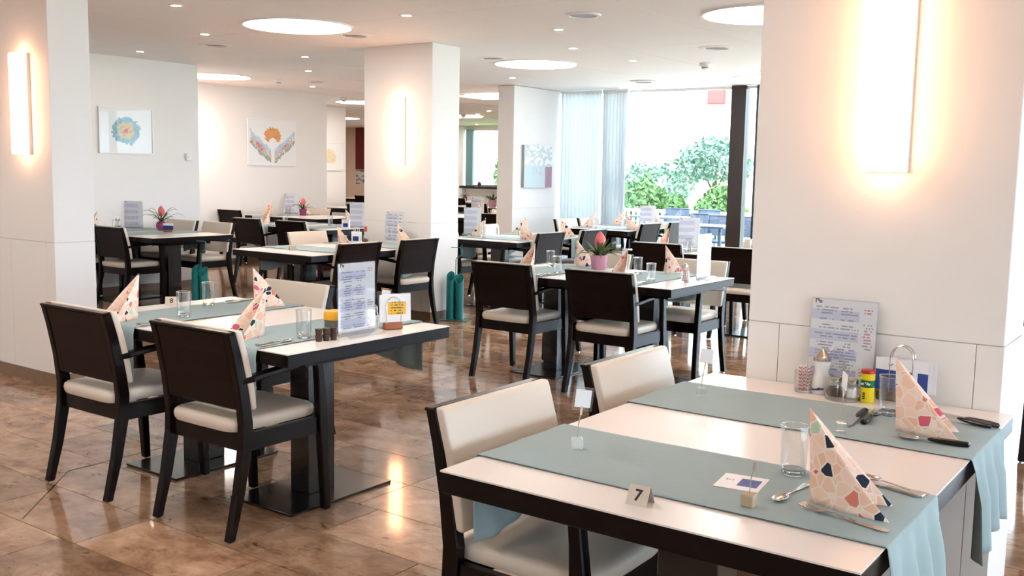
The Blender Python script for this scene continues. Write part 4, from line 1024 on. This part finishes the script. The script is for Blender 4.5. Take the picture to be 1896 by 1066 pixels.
# ---- pink plant table
for c, side, w_ in (((-4.07, 5.705), 's', 'at the near left seat of the pink plant table'), ((-3.31, 5.705), 's', 'at the near right seat of the pink plant table'), ((-4.07, 6.69), 'n', 'left of the pink flowering plant'), ((-3.31, 6.69), 'n', 'at the far right seat of the pink plant table')):
    setting(c, side, w_, full=side == 's', nap=(.2, .02) if side == 's' else (.17, .0))
menu_stand(-2.965, 6.42, TZ, R(90), 'tall printed menu stand on the pink plant table', w=.22, h=.32, seed=7, nx=30, nz=40)
toothpick_glass(-2.975, 6.16, TZ, 'glass of pink paper tubes on the pink plant table', 7)
sugar(-3.03, 6.27, 'glass sugar shaker on the pink plant table')
def leaf_mesh(L, w, bend, lift):
    mb = MB(); rings = []
    for k in range(8):
        u = k / 7; x = L * u * (1 - .25 * bend * u); z = lift * L * u - bend * L * u * u
        ww = w * math.sin(math.pi * min(1, .12 + .88 * u)) * (1 - .2 * u) + .0006
        rings.append([(x, -ww, z + ww * .35), (x, 0, z), (x, ww, z + ww * .35), (x, 0, z - .0012)])
    return mb.loft(rings).mesh('leaf', 'leaf', smooth=True)
LEAVES = []
def plant(x, y, z, label, pot='pink', n=22, flower_=True, s=1, wispy=False):
    if not LEAVES: LEAVES.extend([leaf_mesh(.13, .007, .7, .95), leaf_mesh(.16, .006, .8, .9), leaf_mesh(.09, .008, .3, 1.2), leaf_mesh(.22, .0025, .9, 1.2)])
    rr = random.Random(int(abs(x) * 1000)); t = thing('potted_plant', (x, y, z), label, 'plant', 'potted flowering plants')
    if pot == 'pink': prof = [(.033, 0), (.036, .003), (.045, .075), (.043, .075), (.039, .06), (.003, .059)]; pm = 'pinkpot'; ph = .06
    elif pot == 'vase': prof = [(.02, 0), (.034, .012), (.042, .035), (.038, .058), (.026, .075), (.024, .075), (.02, .066), (.003, .065)]; pm = 'purplepot'; ph = .066
    else: prof = [(.032, 0), (.034, .003), (.042, .072), (.040, .072), (.037, .06), (.003, .059)]; pm = 'purplepot'; ph = .06
    MB().lathe([(r * s, q * s) for r, q in prof], 24).build('pot', pm, t, smooth=True)
    MB().lathe([(.002, ph * s), (.034 * s if pot != 'vase' else .02 * s, (ph + .001) * s), (.002, (ph + .004) * s)], 14).build('soil', 'soil', t)
    for k in range(n):
        o = obj('leaf', LEAVES[3 if wispy and k % 2 else k % 3], t, (0, 0, (ph - .002) * s), 0); o.rotation_euler = (0, rr.uniform(-.25, .2), k * 2.4 + rr.uniform(-.2, .2)); q = rr.uniform(.8, 1.1) * s; o.scale = (q, q, q)
    if flower_:
        MB().tube([(0, 0, ph * s), (.004, 0, (ph + .06) * s)], .004 * s, 6).build('stem', 'leaf', t)
        rings = []
        for u in range(9):
            a = u / 8; r = .026 * math.sin(math.pi * min(.98, .12 + a * .86)) ** .8 + .001
            rings.append([(.004 + r * s * (1 + .12 * math.cos(3 * k * math.pi / 6 + u)) * math.cos(k * math.pi / 6), r * s * (1 + .12 * math.cos(3 * k * math.pi / 6 + u)) * math.sin(k * math.pi / 6), (ph + .048 + a * .085) * s) for k in range(12)])
        MB().loft(rings).build('flower_head', 'petal', t, smooth=True)
plant(-3.86, 6.50, TZ, 'bromeliad with pink flower in a pink glass pot', n=30, s=1.5)
# ---- middle pillar table
setting((-6.155, 6.24), 'e', 'at the near seat of the middle pillar table', full=False); setting((-6.155, 7.02), 'e', 'at the far seat of the middle pillar table', full=False)
cut('spoon', spoon, (-6.21, 6.36), (-6.38, 6.38), RZ, 'spoon on the middle pillar table', 'spoon')
menu_stand(-6.66, 7.26, TZ, 0, 'printed menu leaning on the middle pillar', seed=11, foot=False, lean=-.06, nx=30, nz=40)
def wine_bottle():
    t = thing('small_bottle', (-6.78, 7.0, TZ), 'small clear bottle with red cap before the middle pillar', 'bottle')
    MB().lathe([(.022, 0), (.025, .004), (.025, .075), (.012, .105), (.0105, .13)], 18).build('body', 'glass', t, smooth=True); MB().lathe([(.012, .125), (.0125, .127), (.0125, .175), (.003, .176)], 14).build('cap', 'red', t)
    MB().lathe([(.002, .003), (.0225, .003), (.0225, .06), (.002, .061)], 14).build('filling', 'spice', t)
wine_bottle()
def bag(x, y, z, label, rz=0, s=1):
    t = thing('paper_bag', (x, y, z), label, 'bag', 'small paper bags with blue print', rz=rz)
    mb = MB(); mb.add([(-.045 * s, -.022 * s, 0), (.045 * s, -.022 * s, 0), (.045 * s, .022 * s, 0), (-.045 * s, .022 * s, 0), (-.048 * s, -.02 * s, .11 * s), (.048 * s, -.02 * s, .11 * s), (.048 * s, .02 * s, .11 * s), (-.048 * s, .02 * s, .11 * s)], [(0, 3, 2, 1), (0, 1, 5, 4), (1, 2, 6, 5), (2, 3, 7, 6), (3, 0, 4, 7)])
    mb.build('bag_body', 'paper', t); MB().box(-.03 * s, .03 * s, -.0245 * s, -.0222 * s, .02 * s, .065 * s).build('print_panel', 'blue_ink', t)
    for q in (-.019, .019): MB().tube([(-.022 * s, q * s, .1 * s), (-.02 * s, q * s, .145 * s), (0, q * s, .16 * s), (.02 * s, q * s, .145 * s), (.022 * s, q * s, .1 * s)], .0025 * s, 6).build('handle', 'paper', t)
bag(-7.0, 7.1, TZ, 'paper bag with blue print left of the middle pillar', R(20), 1.0)
tag(MB().box(-.17, .17, -.17, .17, 0, .05).build('seat_cushion', 'red', bevel=.02, seg=3, loc=(-7.32, 6.95, .487)), 'dark red cushion on the chair left of the middle pillar', 'cushion')
# ---- other tables: napkins, glasses, menus
for c, side, w_ in (((-6.0, 8.8), 'e', 'at the near right seat, table right of middle pillar'), ((-6.0, 9.6), 'e', 'at the far right seat, table right of middle pillar'), ((-6.92, 8.8), 'w', 'at the near left seat, table right of middle pillar'), ((-6.92, 9.6), 'w', 'at the far left seat, table right of middle pillar'),
                    ((-6.28, 11.62), 'e', 'right near seat, table beside the curtains'), ((-6.28, 12.4), 'e', 'right far seat, table beside the curtains'), ((-7.2, 11.62), 'w', 'left near seat, table beside the curtains'), ((-7.2, 12.4), 'w', 'left far seat, table beside the curtains'),
                    ((-4.35, 8.44), 's', 'near left seat, table behind the pink plant'), ((-3.53, 9.42), 'n', 'far right seat, table behind the pink plant'),
                    ((-10.0, 5.98), 's', 'left seat of the round vase table'),
                    ((-11.85, 10.02), 's', 'near seat under the winged picture'), ((-11.85, 10.98), 'n', 'far seat under the winged picture'), ((-9.91, 8.31), 's', 'left seat, table left of middle pillar'), ((-9.16, 9.28), 'n', 'right seat, table left of middle pillar'), ((-9.6, 12.27), 's', 'on the table left of the white fin')):
    setting(c, side, w_, full=False)
for x, y, rz, l, sd_ in ((-7.02, 8.98, R(20), 'tall white menu stand right of the middle pillar', 13), (-8.85, 9.0, R(35), 'white menu stand left of the middle pillar', 14), (-9.75, 12.6, R(30), 'pale menu stand beside the pink bowl plant', 15), (-6.36, 11.95, R(35), 'menu stand beside the curtains, left one', 16), (-4.30, 8.95, R(35), 'menu stand in front of the dark window chairs', 17), (-10.2, 6.75, R(40), 'pale menu stand at the left wall table', 18), (-12.2, 10.9, R(50), 'pale menu stand under the winged picture', 19)):
    menu_stand(x, y, TZ, rz, l, w=.21, h=.315, seed=sd_, nx=20, nz=31)
plant(-9.68, 6.75, TZ, 'wispy grass plant in a round purple vase', 'vase', 26, True, 1.4, True)
plant(-11.62, 10.62, TZ, 'pink flowered plant in a purple pot under the winged picture', 'purple', 18, True, 1.4)
plant(-12.95, 13.75, TZ, 'plant in a purple pot at the wall stub', 'purple', 18, False, 1.5)
plant(-12.35, 16.45, TZ, 'broad leafy plant in a pink bowl behind the middle pillar', 'pink', 22, False, 2.0)
plant(-16.3, 21.13, 1.09, 'small vase plant on the rear window sill', 'vase', 8, False, 1.4)
plant(-15.25, 19.2, TZ, 'dark purple potted plant under the rear window', 'purple', 16, False, 1.4)
def blue_card():
    t = thing('blue_card_block', (-9.37, 6.62, TZ), 'wooden block holding a blue card at the round vase table', 'card holder', rz=R(30))
    MB().box(-.05, .05, -.018, .018, 0, .03).build('wood_base', 'oak', t, bevel=.004); MB().box(-.055, .055, -.004, .004, .03, .075).build('card', 'blue_ink', t); MB().box(-.055, .055, -.004, .004, .0755, .1).build('card_top', 'paper', t)
blue_card()
def oil_set():
    t = thing('cruet_set', (-10.05, 6.45, TZ), 'oil and vinegar cruets at the left wall table', 'cruets')
    for q, m in ((-.03, 'amber'), (.03, 'spice')):
        b = MB().lathe([(.02, 0), (.022, .004), (.022, .06), (.01, .085), (.009, .1)], 16).build('bottle', 'glass', t, smooth=True, loc=(q, 0, 0)); MB().lathe([(.002, .003), (.02, .003), (.02, .05), (.002, .051)], 14).build('filling', m, b); MB().lathe([(.01, .1), (.012, .115), (.003, .13)], 12).build('stopper', 'steel', b)
oil_set()
bag(-8.78, 8.72, TZ, 'paper bag with blue print beside the white menu stand', R(30), 1.0)
bag(-3.72, 9.2, TZ, 'white paper bag on the table behind the pink plant', R(20), 1.0)
sugar(-6.3, 11.78, 'glass sugar shaker at the table beside the curtains'); toothpick_glass(-6.9, 9.3, TZ, 'glass of tubes at the table right of middle pillar', 5)
holder(-3.95, 8.62, 'white clipped card on the table behind the pink plant', 'acrylic', rz=R(30))
holder(-3.72, 6.62, 'white card holder beside the pink flowering plant', 'acrylic', rz=R(20))
# ---- teal hooked stands
def teal_stand():
    t = thing('teal_hook_stand', (0, 0, 0), '', '')
    MB().box(-.14, .14, -.10, .10, .001, .009).build('base_plate', 'teal_clear', t, bevel=.003)
    for x, y, h in ((-.045, -.02, .44), (.045, -.02, .42), (0, .05, .40)):
        rings = [[(x + r * math.cos(k * math.pi / 10), y + r * math.sin(k * math.pi / 10), (.012 if q == 0 else h + .045 * math.sin(k * math.pi / 10))) for k in range(20)] for r, q in ((.042, 0), (.042, 1), (.038, 1), (.038, 0))]
        MB().loft(rings, cap=False).build('tube', 'teal', t, smooth=True)
    MB().tube([(0, .005, .01), (0, .005, .60), (.004, .005, .615), (.05, .005, .645), (.064, .005, .66), (.068, .005, .69), (.055, .005, .715), (.03, .005, .722), (-.05, .005, .722)], .0045, 8).build('hook_rod', 'tealwire', t, smooth=True)
    return t
for x, y, rz, l in ((-6.19, 7.66, R(25), 'teal tube stand with hooked rod at the middle pillar'), (-8.42, 6.32, R(20), 'teal tube stand with hooked rod at the round vase table'), (-8.1, 8.3, R(30), 'teal hooked stand behind the middle pillar table')):
    instance('teal', teal_stand, (x, y, 0), rz, l, 'stand', 'teal hooked floor stands')
